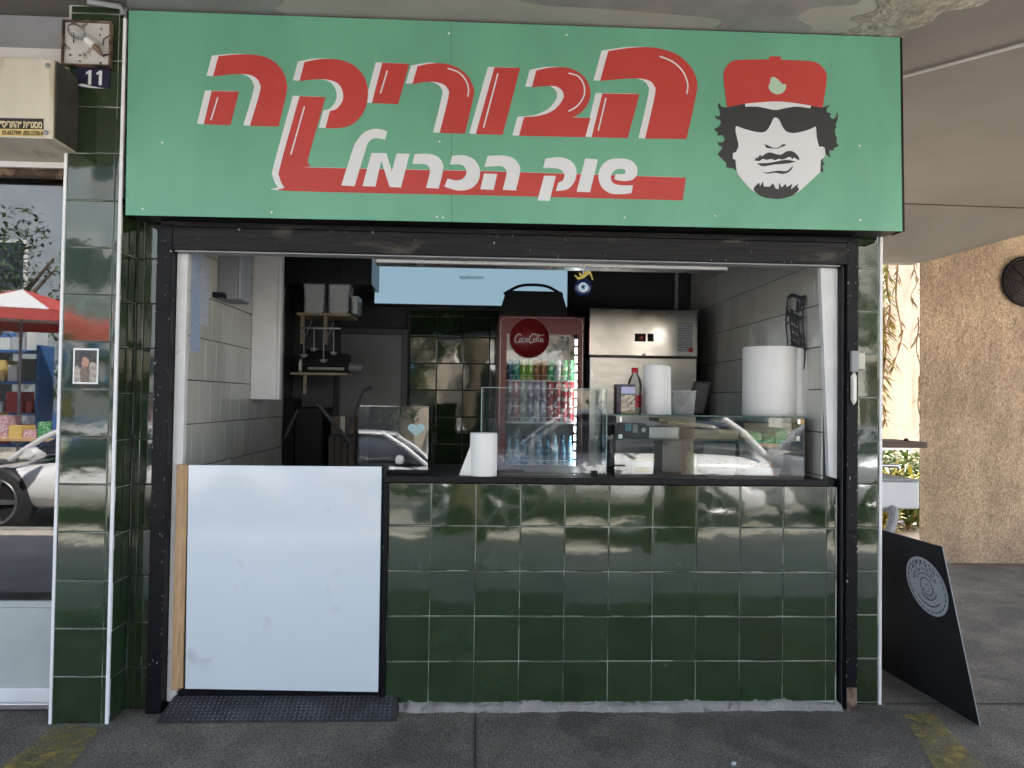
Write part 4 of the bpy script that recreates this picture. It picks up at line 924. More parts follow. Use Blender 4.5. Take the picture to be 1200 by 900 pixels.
# left case
lc = thing('glass_showcase', (.02,.12,CT), 'small glass showcase with a pale heart sticker at the left end of the counter', 'showcase')
tz = 1.325; ty = .007
MB().hexa([(-.145,.10,CT+.018),(.175,.10,CT+.018),(.175,.106,CT+.018),(-.145,.106,CT+.018),(-.145,.10+ty,tz),(.175,.10+ty,tz),(.175,.106+ty,tz),(-.145,.106+ty,tz)]).build('front_pane', MATS['case_glass'], lc)
MB().box(.168, .174, .13, .42, CT+.018, tz).build('side_pane', MATS['clear_glass'], lc)
MB().box(-.145, .175, .13, .42, tz+.001, tz+.006).build('top_pane', MATS['clear_glass'], lc)
MB().box(-.012, .18, .09, .43, CT+.0005, CT+.017).build('base', MATS['black_plastic'], lc, .002)
MB().box(-.145, .175, .425, .43, CT+.018, tz).build('back_panel', MATS['black_plastic'], lc)
hc = at(488,503,Y=.115); hs = .028
hp = [(hs*16*math.sin(t)**3/16, hs*(13*math.cos(t)-5*math.cos(2*t)-2*math.cos(3*t)-math.cos(4*t))/16) for t in [2*PI*i/32 for i in range(32)]]
MB().prism([(hc.x+u*1.4, .1015+(hc.z+v*1.2-CT-.018)/(tz-CT-.018)*ty-.0035, hc.z+v*1.2) for u, v in hp], (0,.0012,0)).build('heart_sticker', M('heart', (.28,.42,.43), .5), lc)

# --- paper rolls, bottle and boxes
def roll(px0, px1, pyt, zb, Y, label, tail=None, name='paper_towel_roll'):
    a, c = at(px0, pyt, Y=Y), at(px1, pyt, Y=Y); r = (c.x-a.x)/2; cx = (a.x+c.x)/2; zt = a.z
    t = thing(name, (cx, Y, zb), label, 'paper roll')
    n = 40; v = []; prof = [(r*.985,0),(r,.003),(r*1.002,(zt-zb)*.5),(r,zt-zb-.003),(r*.97,zt-zb),(r*.35,zt-zb),(r*.35,zt-zb-.03)]
    MB().lathe(prof, (cx,Y,zb+.0005), n, cap=False).build('roll', MATS['paper'], t)
    MB().lathe([(r*.35,0),(r*.35,zt-zb-.031)], (cx,Y,zb+.0008), 16, cap=False).build('core', M('cardboard', (.40,.30,.2), .9), t)
    if tail:
        s, L_, flare = tail; pts_b = []; pts_t = []
        for k in range(9):
            f = k/8; x = cx+s*(r*.8+L_*f); y = Y-r*.6-.006*math.sin(f*5)
            pts_b.append(Vector((x+s*flare*f, y, zb+.001))); pts_t.append(Vector((x-s*flare*.0*f, y, zt-.004-(abs(flare)*1.1*f*f if flare else 0))))
        b = MB(); off = Vector((0,.0012,0))
        for k in range(8):
            b.add([pts_b[k],pts_b[k+1],pts_t[k+1],pts_t[k]], [(0,1,2,3)], True); b.add([pts_b[k]+off,pts_b[k+1]+off,pts_t[k+1]+off,pts_t[k]+off], [(3,2,1,0)], True)
        b.build('loose_sheet', MATS['paper'], t, fix=False)
    return t
t = roll(551, 583, 507, CT, .05, 'paper towel roll standing on the counter left of the glass screen')
a_ = at(551,507,Y=.05)
q0, q1, q2 = at(538,558,Y=.05), at(552,558,Y=.03), at(552,516,Y=.03)
b = MB(); b.prism([(q0.x,.045,CT+.001),(q1.x+.004,.02,CT+.001),(q1.x+.004,.02,q2.z)], (0,.0015,0)); b.build('loose_sheet', MATS['paper'], t)
roll(754, 782, 428, ZT, .30, 'slim paper towel roll on the display case beside the bottle', (1,.022,.004))
roll(872, 932, 407, ZT, .28, 'large thick paper roll with a loose end on the display case', (1,.052,.014))
# bottle
q = at(743.5,482,Y=.36); zb = ZT+.0005; h_ = at(743,431,Y=.36).z-zb; r = (at(752,460,Y=.36).x-at(735.5,460,Y=.36).x)/2
bt = thing('water_bottle', (q.x,.36,zb), 'clear plastic bottle with a red cap behind the small carton on the display case', 'bottle')
MB().lathe([(r*.9,0),(r,.008),(r,h_*.35),(r*.93,h_*.42),(r,h_*.5),(r*1.02,h_*.62),(r*.85,h_*.74),(r*.42,h_*.86),(r*.4,h_*.885)], (q.x,.36,zb), 24).build('body', glass_mat('pet', (.82,.84,.84), 1.5, dust=.35), bt)
MB().lathe([(r*1.015,h_*.14),(r*1.015,h_*.40)], (q.x,.36,zb), 24, cap=False).build('label_wrap', M('bottle_label', (.42,.03,.05), .4, var=.5, vscale=40), bt)
MB().lathe([(r*.47,h_*.888),(r*.47,h_*.995),(r*.42,h_)], (q.x,.36,zb), 20).build('cap', M('cap_red', (.45,.02,.025), .4), bt)
a_, c_ = at(722.5,482,Y=.20), at(744.5,450.5,Y=.20)
cn = thing('carton', ((a_.x+c_.x)/2,.24,zb), 'small dark printed carton with a lilac band on the display case', 'carton')
MB().box(a_.x, c_.x, .20, .28, zb, c_.z).build('box', M('carton_dark', (.045,.035,.05), .45, var=.6, vscale=50), cn, .001)
MB().box(a_.x+.022, c_.x-.001, .1985, .1998, c_.z-.045, c_.z-.012).build('band', M('lilac', (.42,.42,.62), .5), cn)
MB().box(a_.x+.022, c_.x-.001, .1985, .1998, zb+.012, c_.z-.05).build('printed_panel', M('print_mix', (.42,.36,.28), .5, var=.7, vscale=60), cn)
MB().box(a_.x+.022, c_.x-.001, .1984, .1998, zb+.001, zb+.011).build('bottom_band', M('band_olive', (.25,.24,.10), .5), cn)
a_, c_ = at(784,482,Y=.30), at(817,458,Y=.30); cx = (a_.x+c_.x)/2; w2 = (c_.x-a_.x)/2
tb_ = thing('plastic_tub', (cx,.32,zb), 'clear round food tub between the slim paper roll and the black tray', 'tub')
MB().lathe([(w2*.80,0),(w2*.84,.004),(w2*.97,c_.z-zb-.008),(w2*1.0,c_.z-zb-.006),(w2*1.0,c_.z-zb)], (cx,.32,zb), 28, cap=False).build('wall', glass_mat('tub_plastic', (.80,.82,.82), 1.45, dust=.5), tb_)
MB().lathe([(.001,0),(w2*.80,.0)], (cx,.32,zb+.001), 28, cap=False).build('base', MATS['tub_plastic'], tb_)
tr = thing('black_tray', (at(818,482,Y=.42).x,.42,zb), 'black plastic tray leaning behind the clear tub on the display case', 'tray')
a_, c_ = at(803,482,Y=.42), at(832,447,Y=.42)
MB().hexa([(a_.x,.42,zb),(c_.x-.03,.42,zb),(c_.x-.03,.45,zb),(a_.x,.45,zb),(a_.x+.05,.42,c_.z),(c_.x+.01,.42,c_.z),(c_.x+.01,.45,c_.z),(a_.x+.05,.45,c_.z)]).build('tray', MATS['black_plastic'], tr, .004)
MB().hexa([(a_.x+.012,.416,zb+.012),(c_.x-.04,.416,zb+.012),(c_.x-.04,.4195,zb+.012),(a_.x+.012,.4195,zb+.012),(a_.x+.055,.416,c_.z-.012),(c_.x-.006,.416,c_.z-.012),(c_.x-.006,.4195,c_.z-.012),(a_.x+.055,.4195,c_.z-.012)]).build('rim', MATS['black_rubber'], tr)
# inside the case
def abox(nm, px0, px1, py0, py1, Y, dep, mat, label, cat, zb=None, rot=0):
    a, c = at(px0, py1, Y=Y), at(px1, py0, Y=Y); z0 = a.z if zb is None else zb
    m = MB(); w, h = c.x-a.x, c.z-z0
    m.box(a.x, c.x, Y, Y+dep, z0, c.z)
    o = m.build(nm, mat, None, min(.002, h*.2)); o.rotation_euler.y = rot
    return tag(o, label, cat)
zs1 = zs+.0006
abox('flat_box', 761, 795, 501, 510, .16, .2, MATS['white_trim'], 'flat white box on the glass shelf of the display case', 'box', zs1)
M('board_wood', (.46,.36,.22), .6, var=.2, vscale=12, stretch=(1,6,6)); M('board_brown', (.27,.19,.11), .6, var=.3, vscale=12, stretch=(1,6,6))
abox('cutting_board', 813, 866, 503.5, 510, .15, .25, MATS['board_wood'], 'pale wooden board lying flat on the glass shelf, centre of the case', 'board', zs1)
zq = at(830,503.3,Y=.17).z
w_ = thing('wooden_tray', (at(800,500,Y=.2).x,.25,zq), 'narrow wooden board tilted across the flat white box', 'board')
a_, c_ = at(772,490,Y=.17), at(838,506,Y=.17)
MB().hexa([(a_.x,.17,a_.z-.018),(c_.x,.17,zq+.002),(c_.x,.37,zq+.002),(a_.x,.37,a_.z-.018),(a_.x,.17,a_.z),(c_.x,.17,zq+.018),(c_.x,.37,zq+.018),(a_.x,.37,a_.z)]).build('board', MATS['board_wood'], w_, .002)
a_ = at(776,492,Y=.17); MB().box(a_.x-.005, a_.x+.03, .168, .1698, a_.z-.022, a_.z-.004).build('end_block', MATS['board_brown'], w_)
abox('stacked_tray', 868, 932, 503.5, 511, .14, .3, MATS['board_brown'], 'lower brown wooden tray at the right of the glass shelf', 'tray', zs1)
abox('stacked_tray', 872, 928, 496, 503.2, .15, .28, MATS['board_brown'], 'upper brown wooden tray at the right of the glass shelf', 'tray', at(900,503.3,Y=.14).z+.0006)
ps = thing('card_reader', (at(742,505,Y=.13).x,.14,zs1), 'small dark payment terminal with a teal key on the glass shelf', 'card reader')
a_, c_ = at(725,510,Y=.13), at(757,496,Y=.13)
MB().box(a_.x, c_.x, .13, .20, zs1, c_.z).build('body', MATS['black_plastic'], ps, .003)
a_, c_ = at(733,505,Y=.127), at(740,496.5,Y=.127); MB().box(a_.x, c_.x, .1265, .129, a_.z, c_.z-.001).build('teal_key', M('teal', (.05,.25,.28), .4), ps)
a_, c_ = at(741.5,507,Y=.127), at(747.5,497.5,Y=.127); MB().box(a_.x, c_.x, .1265, .129, a_.z, c_.z).build('label_plate', MATS['grey_metal'], ps)
q = at(754.5,504,Y=.125); MB().lathe([(.001,-.003),(.011,-.002),(.011,.002)], (q.x,.1265,q.z), 20, 'y').build('round_label', MATS['white_trim'], ps)
zc = CT+.0006
tb2 = thing('food_container', (at(753,557,Y=.2).x,.25,zc), 'white container with a yellow lid on the floor of the display case', 'container')
a_, c_ = at(738,557,Y=.2), at(767,540,Y=.2)
MB().hexa([(a_.x+.006,.2,zc),(c_.x-.006,.2,zc),(c_.x-.006,.33,zc),(a_.x+.006,.33,zc),(a_.x,.195,c_.z),(c_.x,.195,c_.z),(c_.x,.335,c_.z),(a_.x,.335,c_.z)]).build('body', MATS['clear_plastic'], tb2, .004)
MB().box(a_.x-.004, c_.x+.004, .19, .34, c_.z+.0005, c_.z+.012).build('lid', M('lid_yellow', (.42,.34,.04), .45), tb2, .003)
MB().box(a_.x+.02, c_.x-.02, .1925, .1945, zc+.01, zc+.03).build('label', MATS['lid_yellow'], tb2)
gb = thing('sauce_bottle', (at(812,557,Y=.2).x,.22,zc), 'pale green squeeze bottle with a thin spout inside the display case', 'bottle')
q = at(812,557,Y=.2); h_ = at(812,531,Y=.2).z-zc
MB().lathe([(.030,0),(.031,.006),(.024,h_*.97),(.018,h_),(.004,h_+.004),(.003,h_+.05)], (q.x,.22,zc), 20).build('body', M('bottle_green', (.46,.50,.36), .4), gb)
MB().tube([(q.x,.22,h_+zc+.05),(q.x+.004,.22,h_+zc+.07),(q.x+.012,.22,h_+zc+.08)], .002, 5).build('spout', MATS['black_rubber'], gb)
abox('steel_container', 776, 799, 515.5, 557, .30, .2, MATS['grey_metal'], 'left grey steel box on the floor of the display case', 'box', zc)
abox('steel_container', 824, 862, 519, 557, .26, .24, MATS['grey_metal'], 'middle grey steel box on the floor of the display case', 'box', zc)
abox('steel_container', 866, 918, 519, 557, .27, .22, MATS['grey_metal'], 'right wide grey steel box on the floor of the display case', 'box', zc)
# hanging ornate blessing plaque on the right inner wall
pq = thing('blessing_plaque', (1.985,.4,1.55), 'black openwork wall plaque with cut letters on the right inner wall', 'plaque')
def pqp(u, v):
    y = .40-.20*u; z = 1.55+.35*v
    wave = .012*math.sin(u*5+v*2.0); top = .02*math.sin(u*4.5)*v
    return Vector((1.978+.006*math.sin(v*7), y, z+wave+top))
def pq_strip(pts, w, nm='openwork'):
    out = ribbon([Vector(v) for v in pts], w)
    loop = [pqp(v.x, v.y) for v in out]
    MB().prism(loop, (.004,0,0)).build(nm, MATS['sign_dark'], pq)
fr_ = lambda a, c, n=8: [(a[0]+(c[0]-a[0])*i/n, a[1]+(c[1]-a[1])*i/n) for i in range(n+1)]
for a_, c_ in (((0,0),(0,1)),((1,0),(1,1)),((0,1),(1,1)),((0,0),(1,0)),((0,.72),(1,.72)),((0,.22),(1,.22)),((.26,.22),(.26,.72)),((.76,.22),(.76,.72))): pq_strip(fr_(a_, c_), .05, 'border')
rq = random.Random(3)
for k in range(46):
    u, v = rq.uniform(.06,.94), rq.uniform(.03,.97); a0 = rq.uniform(0,6.28); L_ = rq.uniform(.06,.16)
    if .3 < u < .72 and .25 < v < .7: continue
    pq_strip([(u+L_*i/5*math.cos(a0+i*.55), v+.5*L_*i/5*math.sin(a0+i*.55)) for i in range(6)], .035)
for v in (.64,.52,.40,.29):
    for dx in (.32,.48,.62):
        pq_strip([(dx,v-.035),(dx,v+.035),(dx+.10,v+.035)], .035, 'cut_letter'); pq_strip([(dx+.1,v+.035),(dx+.1,v-.03)], .03, 'cut_letter')

# ================================================================== RIGHT OF THE KIOSK
sw_ = thing('stucco_wall', (6.4, 3.15, G), 'rough sandy stucco wall at the right end of the walkway', 'wall')
M('stucco_fine', (.47,.355,.245), .95)
nx, nz = 130, 88
X0s, X1s = 4.30, 6.6
b = MB(); V = []; 
rs = random.Random(5)
for j in range(nz+1):
    for i in range(nx+1):
        x = X0s+(X1s-X0s)*i/nx; z = G+(3.0-G)*j/nz
        V.append((x+rs.uniform(-.004,.004), 3.06-abs(rs.gauss(0,.006)), z))
b.add(V, [(j*(nx+1)+i, j*(nx+1)+i+1, (j+1)*(nx+1)+i+1, (j+1)*(nx+1)+i) for j in range(nz) for i in range(nx)], True)
b.build('rendered_face', MATS['stucco'], sw_, fix=False)
MB().hexa([(4.302,3.066,G),(9,3.066,G),(9,3.32,G),(4.66,3.32,G),(4.302,3.066,3.0),(9,3.066,3.0),(9,3.32,3.0),(4.66,3.32,3.0)]).build('core', MATS['stucco'], sw_)
q = at(1203,330,Y=3.03)
vt = thing('round_vent', (q.x,3.03,q.z), 'dark round wall vent with a spiral wire grille on the stucco wall', 'vent')
rv = .215
MB().tube([(q.x+rv*math.cos(t),3.03,q.z+rv*math.sin(t)) for t in [2*PI*i/40 for i in range(41)]], .012, 8).build('rim', MATS['black_steel'], vt)
MB().lathe([(.001,0),(rv-.01,0),(rv-.01,.02)], (q.x,3.035,q.z), 40, 'y').build('backing', M('vent_brown', (.07,.05,.04), .7), vt)
for k in range(7): MB().tube([(q.x+rv*(k+1)/8*math.cos(t),3.02,q.z+rv*(k+1)/8*math.sin(t)) for t in [2*PI*i/32 for i in range(33)]], .0035, 5).build('grille_ring', MATS['black_steel'], vt)
for k in range(8): MB().tube([(q.x,3.016,q.z),(q.x+rv*math.cos(k*PI/4),3.016,q.z+rv*math.sin(k*PI/4))], .004, 5).build('spoke', MATS['black_steel'], vt)
# ceiling conduit
a_, c_ = at(1050,92,Z=CEIL-.012), at(1215,48,Z=CEIL-.012)
tag(MB().tube([a_+(a_-c_)*.6, a_, c_, c_+(c_-a_)*4], .008, 8).build('ceiling_conduit', M('conduit_grey', (.46,.45,.42), .6)), 'white conduit running across the soffit right of the green sign', 'conduit')
tag(MB().tube([(-1.25,-.20,CEIL-.02),(-1.13,-.17,CEIL-.02),(-1.128,-.15,2.98)], .012, 8).build('corner_conduit', MATS['grey_metal']), 'grey conduit in the corner above the left pillar', 'conduit')
# black leaning board with round logo
bd0 = at(1148,851,Z=G+.001); bdir = (at(1033,784,Z=G+.001)-bd0); bdir.z = 0; bdir.normalize()
top0 = Vector((at(1104,641,Y=bd0.y).x, bd0.y, at(1104,641,Y=bd0.y).z)); upv = top0-bd0; Lb = .92
nrm = bdir.cross(upv).normalized()
if nrm.y > 0: nrm = -nrm
ab = thing('leaning_board', bd0, 'black board with a round pale logo leaning beside the right green pillar', 'board')
MB().prism([bd0, bd0+bdir*Lb, bd0+bdir*Lb+upv, top0], nrm*-.005).build('panel', M('board_black', (.010,.010,.012), .5, bump=.03, bscale=20), ab)
MB().prism([bd0+nrm*.0003, top0+nrm*.0003, top0+nrm*.0003-bdir*.001, bd0+nrm*.0003-bdir*.001], nrm*-.0045).build('edge', MATS['grey_metal'], ab)
def plane_hit(px, py, p0_, n_):
    d = c_f + c_r*((px-600)/FPX) - c_u*((py-450)/FPX); t = (p0_-CAM).dot(n_)/d.dot(n_); return CAM+d*t
lc0 = plane_hit(1086, 687, bd0, nrm); un = upv.normalized(); Rl = (plane_hit(1076,652,bd0,nrm)-plane_hit(1096,722,bd0,nrm)).length/2
def disc_pts(r0, r1, a0, a1, n=40, lv=.001):
    o = [lc0+nrm*lv+(bdir*math.cos(t)+un*math.sin(t))*r1 for t in [a0+(a1-a0)*i/n for i in range(n+1)]]
    return o+[lc0+nrm*lv+(bdir*math.cos(t)+un*math.sin(t))*r0 for t in [a1+(a0-a1)*i/n for i in range(n+1)]]
lg = MB().prism([lc0+nrm*.001+(bdir*math.cos(t)+un*math.sin(t))*Rl for t in [2*PI*i/56 for i in range(56)]], nrm*-.0008).build('logo_disc', M('logo_grey', (.40,.41,.42), .6), ab)
def lstroke(pts): MB().prism(pts, nrm*-.0006).build('logo_mark', MATS['sign_dark'], lg)
for k in range(26):
    a0 = 2*PI*k/26; lstroke(disc_pts(Rl*.86, Rl*.895, a0, a0+.16, 4, .0018))
lstroke(disc_pts(Rl*.28, Rl*.31, 0, PI*1.02, 24, .0018)); lstroke(disc_pts(Rl*.28, Rl*.31, PI, PI*2.02, 24, .0018))
lstroke(disc_pts(Rl*.66, Rl*.70, -2.4, -.6, 24, .0018)); lstroke(disc_pts(Rl*.44, Rl*.47, .5, 2.5, 20, .0018)); lstroke(disc_pts(Rl*.44, Rl*.48, 3.5, 5.6, 20, .0018))
rq = random.Random(11)
for ring, cnt, s0_ in ((.60,15,.3),(.37,9,3.4),(.78,12,.6)):
    for k in range(cnt):
        a0 = s0_+k*(2.5/cnt if ring < .7 else 1.9/cnt)
        for _ in range(2):
            aa = a0+rq.uniform(-.06,.06); rr_ = ring+rq.uniform(-.05,.05); lstroke(disc_pts(Rl*(rr_-.045), Rl*(rr_+.03), aa, aa+.045, 2, .0018))
for k in range(6): lstroke(disc_pts(Rl*(.04+.03*k), Rl*(.07+.03*k), .3+k, .9+k, 5, .0018))
# outdoor wash basin with tap and hose
wb = thing('wash_basin', (2.55,.85,.775), 'small white wash basin with a tap and grey hose on the side of the kiosk', 'basin')
a_, c_ = at(1078,597,Y=.62), at(1078,564,Y=.62)
MB().box(2.30, a_.x, .62, 1.05, a_.z, c_.z).build('bowl', M('basin_white', (.62,.64,.65), .4, var=.04), wb, .012)
MB().hexa([(2.29,.605,c_.z+.0005),(a_.x+.012,.605,c_.z+.0005),(a_.x+.012,1.06,c_.z+.0005),(2.29,1.06,c_.z+.0005),(2.29,.605,c_.z+.018),(a_.x-.02,.605,c_.z+.012),(a_.x-.02,1.06,c_.z+.012),(2.29,1.06,c_.z+.018)]).build('rim', MATS['grey_metal'], wb, .003)
q = at(1055,546,Y=.8); MB().tube([(2.28,.8,q.z-.01),(q.x-.05,.8,q.z+.002),(q.x-.012,.8,q.z),(q.x-.008,.8,q.z-.02)], [.011,.011,.012,.011], 8).build('tap', MATS['aluminium'], wb)
h0_, h1_, h2_, h3_ = at(1048,598,Y=.60), at(1046,612,Y=.56), at(1040,628,Y=.5), at(1030,645,Y=.40)
P_ = [Vector((h0_.x,.75,a_.z)), h0_, h1_, h2_, h3_, at(1020,665,Y=.36)]
dense = []
for k in range(len(P_)-1):
    for i in range(8): dense.append(P_[k].lerp(P_[k+1], i/8))
MB().tube(dense, [.022+.004*(i % 2) for i in range(len(dense))], 10, smooth=False).build('hose', M('hose_grey', (.26,.27,.28), .5), wb)
MB().box(2.34, 2.38, .7, .74, G, a_.z-.002).build('support_post', MATS['grey_metal'], wb)
# plank shelf above the basin
a_, c_ = at(1087,526,Y=.9), at(1087,518,Y=.9)
ws = thing('plank_shelf', (2.6,1.1,a_.z), 'dark weathered plank shelf above the wash basin', 'shelf')
MB().box(2.28, a_.x, .9, 1.25, a_.z+.004, c_.z).build('plank', MATS['dark_wood'], ws, .003)
MB().box(2.28, a_.x-.08, .92, .95, a_.z-.010, a_.z+.003).build('metal_rail', MATS['aluminium'], ws)
MB().lathe([(.012,0),(.014,.008),(.008,.016)], (at(1062,517,Y=1.0).x,1.0,c_.z), 10).build('bolt', MATS['rusty_metal'], ws)
# sunlit courtyard wall behind, at an angle, with dry vines and plants
Aw = at(1055,430,Y=6.0); Aw.z = G; tw = Vector((.714,.7,0)); nw = Vector((.7,-.714,0))
cw = [Aw-tw*3.2, Aw+tw*4.5]
b = MB(); b.prism([cw[0], cw[1], cw[1]+Vector((0,0,4.2)), cw[0]+Vector((0,0,4.2))], nw*-.25)
tag(b.build('courtyard_wall', MATS['stucco_pale']), 'sunlit pale wall behind the passage, hung with dry vines', 'wall')
def on_wall(px, py, off=.04): return plane_hit(px, py, Aw+nw*off, nw)
rq = random.Random(21)
def leaf(b, p, d, L_, w, up=Vector((0,0,1))):
    d = d.normalized(); s = d.cross(up)
    if s.length < .05: s = Vector((1,0,0))
    s.normalize(); n_ = s.cross(d)
    b.add([p, p+d*L_*.45+s*w+n_*w*.25, p+d*L_, p+d*L_*.45-s*w+n_*w*.25, p+d*L_*.5], [(0,1,4),(1,2,4),(2,3,4),(3,0,4)], True)
def vine(px, py0, py1, label, mat, thick=.014, leaves=26, sway=9):
    t = thing('hanging_vine', on_wall(px, py0), label, 'vine', 'vines hanging on the courtyard wall')
    n = 14; pts = [on_wall(px+sway*math.sin(i*.55+px)*i/n, py0+(py1-py0)*i/n, .05+.03*rq.random()) for i in range(n+1)]
    MB().tube(pts, [thick*(1-.6*i/n) for i in range(n+1)], 6).build('stem', MATS['dry_vine'], t)
    b = MB()
    for k in range(leaves):
        i = rq.randrange(n); p = pts[i].lerp(pts[i+1], rq.random())
        d = Vector((rq.uniform(-1,1), rq.uniform(-.5,.1), rq.uniform(-1.4,-.1))); leaf(b, p, d, rq.uniform(.10,.24), rq.uniform(.010,.026))
    b.build('leaves', MATS[mat], t, fix=False)
M('dry_leaf', (.30,.22,.09), .7, var=.4, vscale=20); M('yellow_leaf', (.32,.30,.06), .6, var=.35, vscale=15)
vine(1033,300,470,'thick yellow-green vine hanging beside the green pillar edge','yellow_leaf',.02,110,3)
vine(1040,300,400,'second yellow-green vine strand close to the pillar','yellow_leaf',.018,70,5)
vine(1036,360,500,'brown dry vine tail low beside the pillar','dry_leaf',.016,60,6)
vine(1052,305,430,'thin brown vine dangling in the middle of the courtyard wall','dry_leaf',.014,22,7)
vine(1072,300,352,'short grey-green vine near the stucco edge at the top','dry_leaf',.010,16,5)
vine(1076,372,450,'curled grey vine near the stucco edge at mid height','dry_leaf',.010,18,5)
vine(1077,455,512,'curled grey vine low near the stucco edge','dry_leaf',.010,14,4)
def shrub(px, py0, py1, w, Y, label, seed, mat='green_leaf', nl=900):
    r2 = random.Random(seed); base = at(px, 640, Y=Y); base.z = G+.007; zt = at(px, py0, Y=Y).z
    t = thing('leafy_shrub', base, label, 'shrub', 'courtyard shrubs')
    st = MB(); lv = MB()
    for k in range(9):
        a0 = r2.uniform(0,6.28); tip = base+Vector((w*r2.uniform(.2,1)*math.cos(a0), w*r2.uniform(.2,1)*math.sin(a0), (zt-G)*r2.uniform(.6,1)))
        mid = base.lerp(tip, .5)+Vector((0,0,.1)); st.tube([base, mid, tip], [.012,.009,.003], 5)
        for i in range(nl//9):
            f = r2.uniform(.04,1.05); p = (base.lerp(mid, f*2) if f < .5 else mid.lerp(tip, f*2-1))
            d = Vector((r2.uniform(-1,1), r2.uniform(-1,1), r2.uniform(-.3,.9))); leaf(lv, p+d*.05, d, r2.uniform(.07,.16), r2.uniform(.014,.03))
    st.build('stems', MATS['dry_vine'], t); lv.build('foliage', MATS[mat], t, fix=False)
shrub(1040,525,640,.42,4.6,'left leafy shrub behind the wash basin',1); shrub(1064,528,640,.42,4.7,'right leafy shrub behind the wash basin',2); shrub(1030,535,640,.4,4.2,'yellowish shrub half hidden by the pillar',3,'yellow_leaf'); shrub(1076,540,640,.36,5.0,'shrub beside the stucco wall edge',4)
tag(MB().hexa([at(857,897,Z=G+.001), at(862,897.5,Z=G+.001), at(863,894,Z=G+.001), at(858,893.5,Z=G+.001), at(857,896,Z=G+.006), at(862,896.5,Z=G+.006), at(863,893,Z=G+.006), at(858,892.5,Z=G+.006)]).build('litter_scrap', MATS['paper']), 'tiny white scrap of litter on the floor in front of the counter', 'litter')

rg = random.Random(77); b = MB()
for k in range(900):
    near = rg.random() < .45
    x = rg.uniform(-1.5, 2.9); y = (-.05-abs(rg.gauss(0,.05)) if near and .0 < x < 2.1 else rg.uniform(-1.2, -.02) if x < 2.3 else rg.uniform(-1.2, 2.5))
    if -.95 < x < .09 and y > -.16: continue
    if x < -1.1 and y > -.17: continue
    r = rg.choice((.0012,.0018,.0025,.0035)); a = rg.uniform(0,6)
    P_ = [Vector((x+r*1.3*math.cos(a+t), y+r*math.sin(a+t), G-.0003)) for t in (0,1.6,3.1,4.7)]; tp = Vector((x, y, G+r*.9))
    b.add(P_+[tp], [(0,1,4),(1,2,4),(2,3,4),(3,0,4)])
tag(b.build('floor_grit', M('grit', (.20,.185,.16), .9, var=.5, vscale=60), fix=False), 'fine grit scattered over the dark walkway floor', 'grit', kind='stuff')

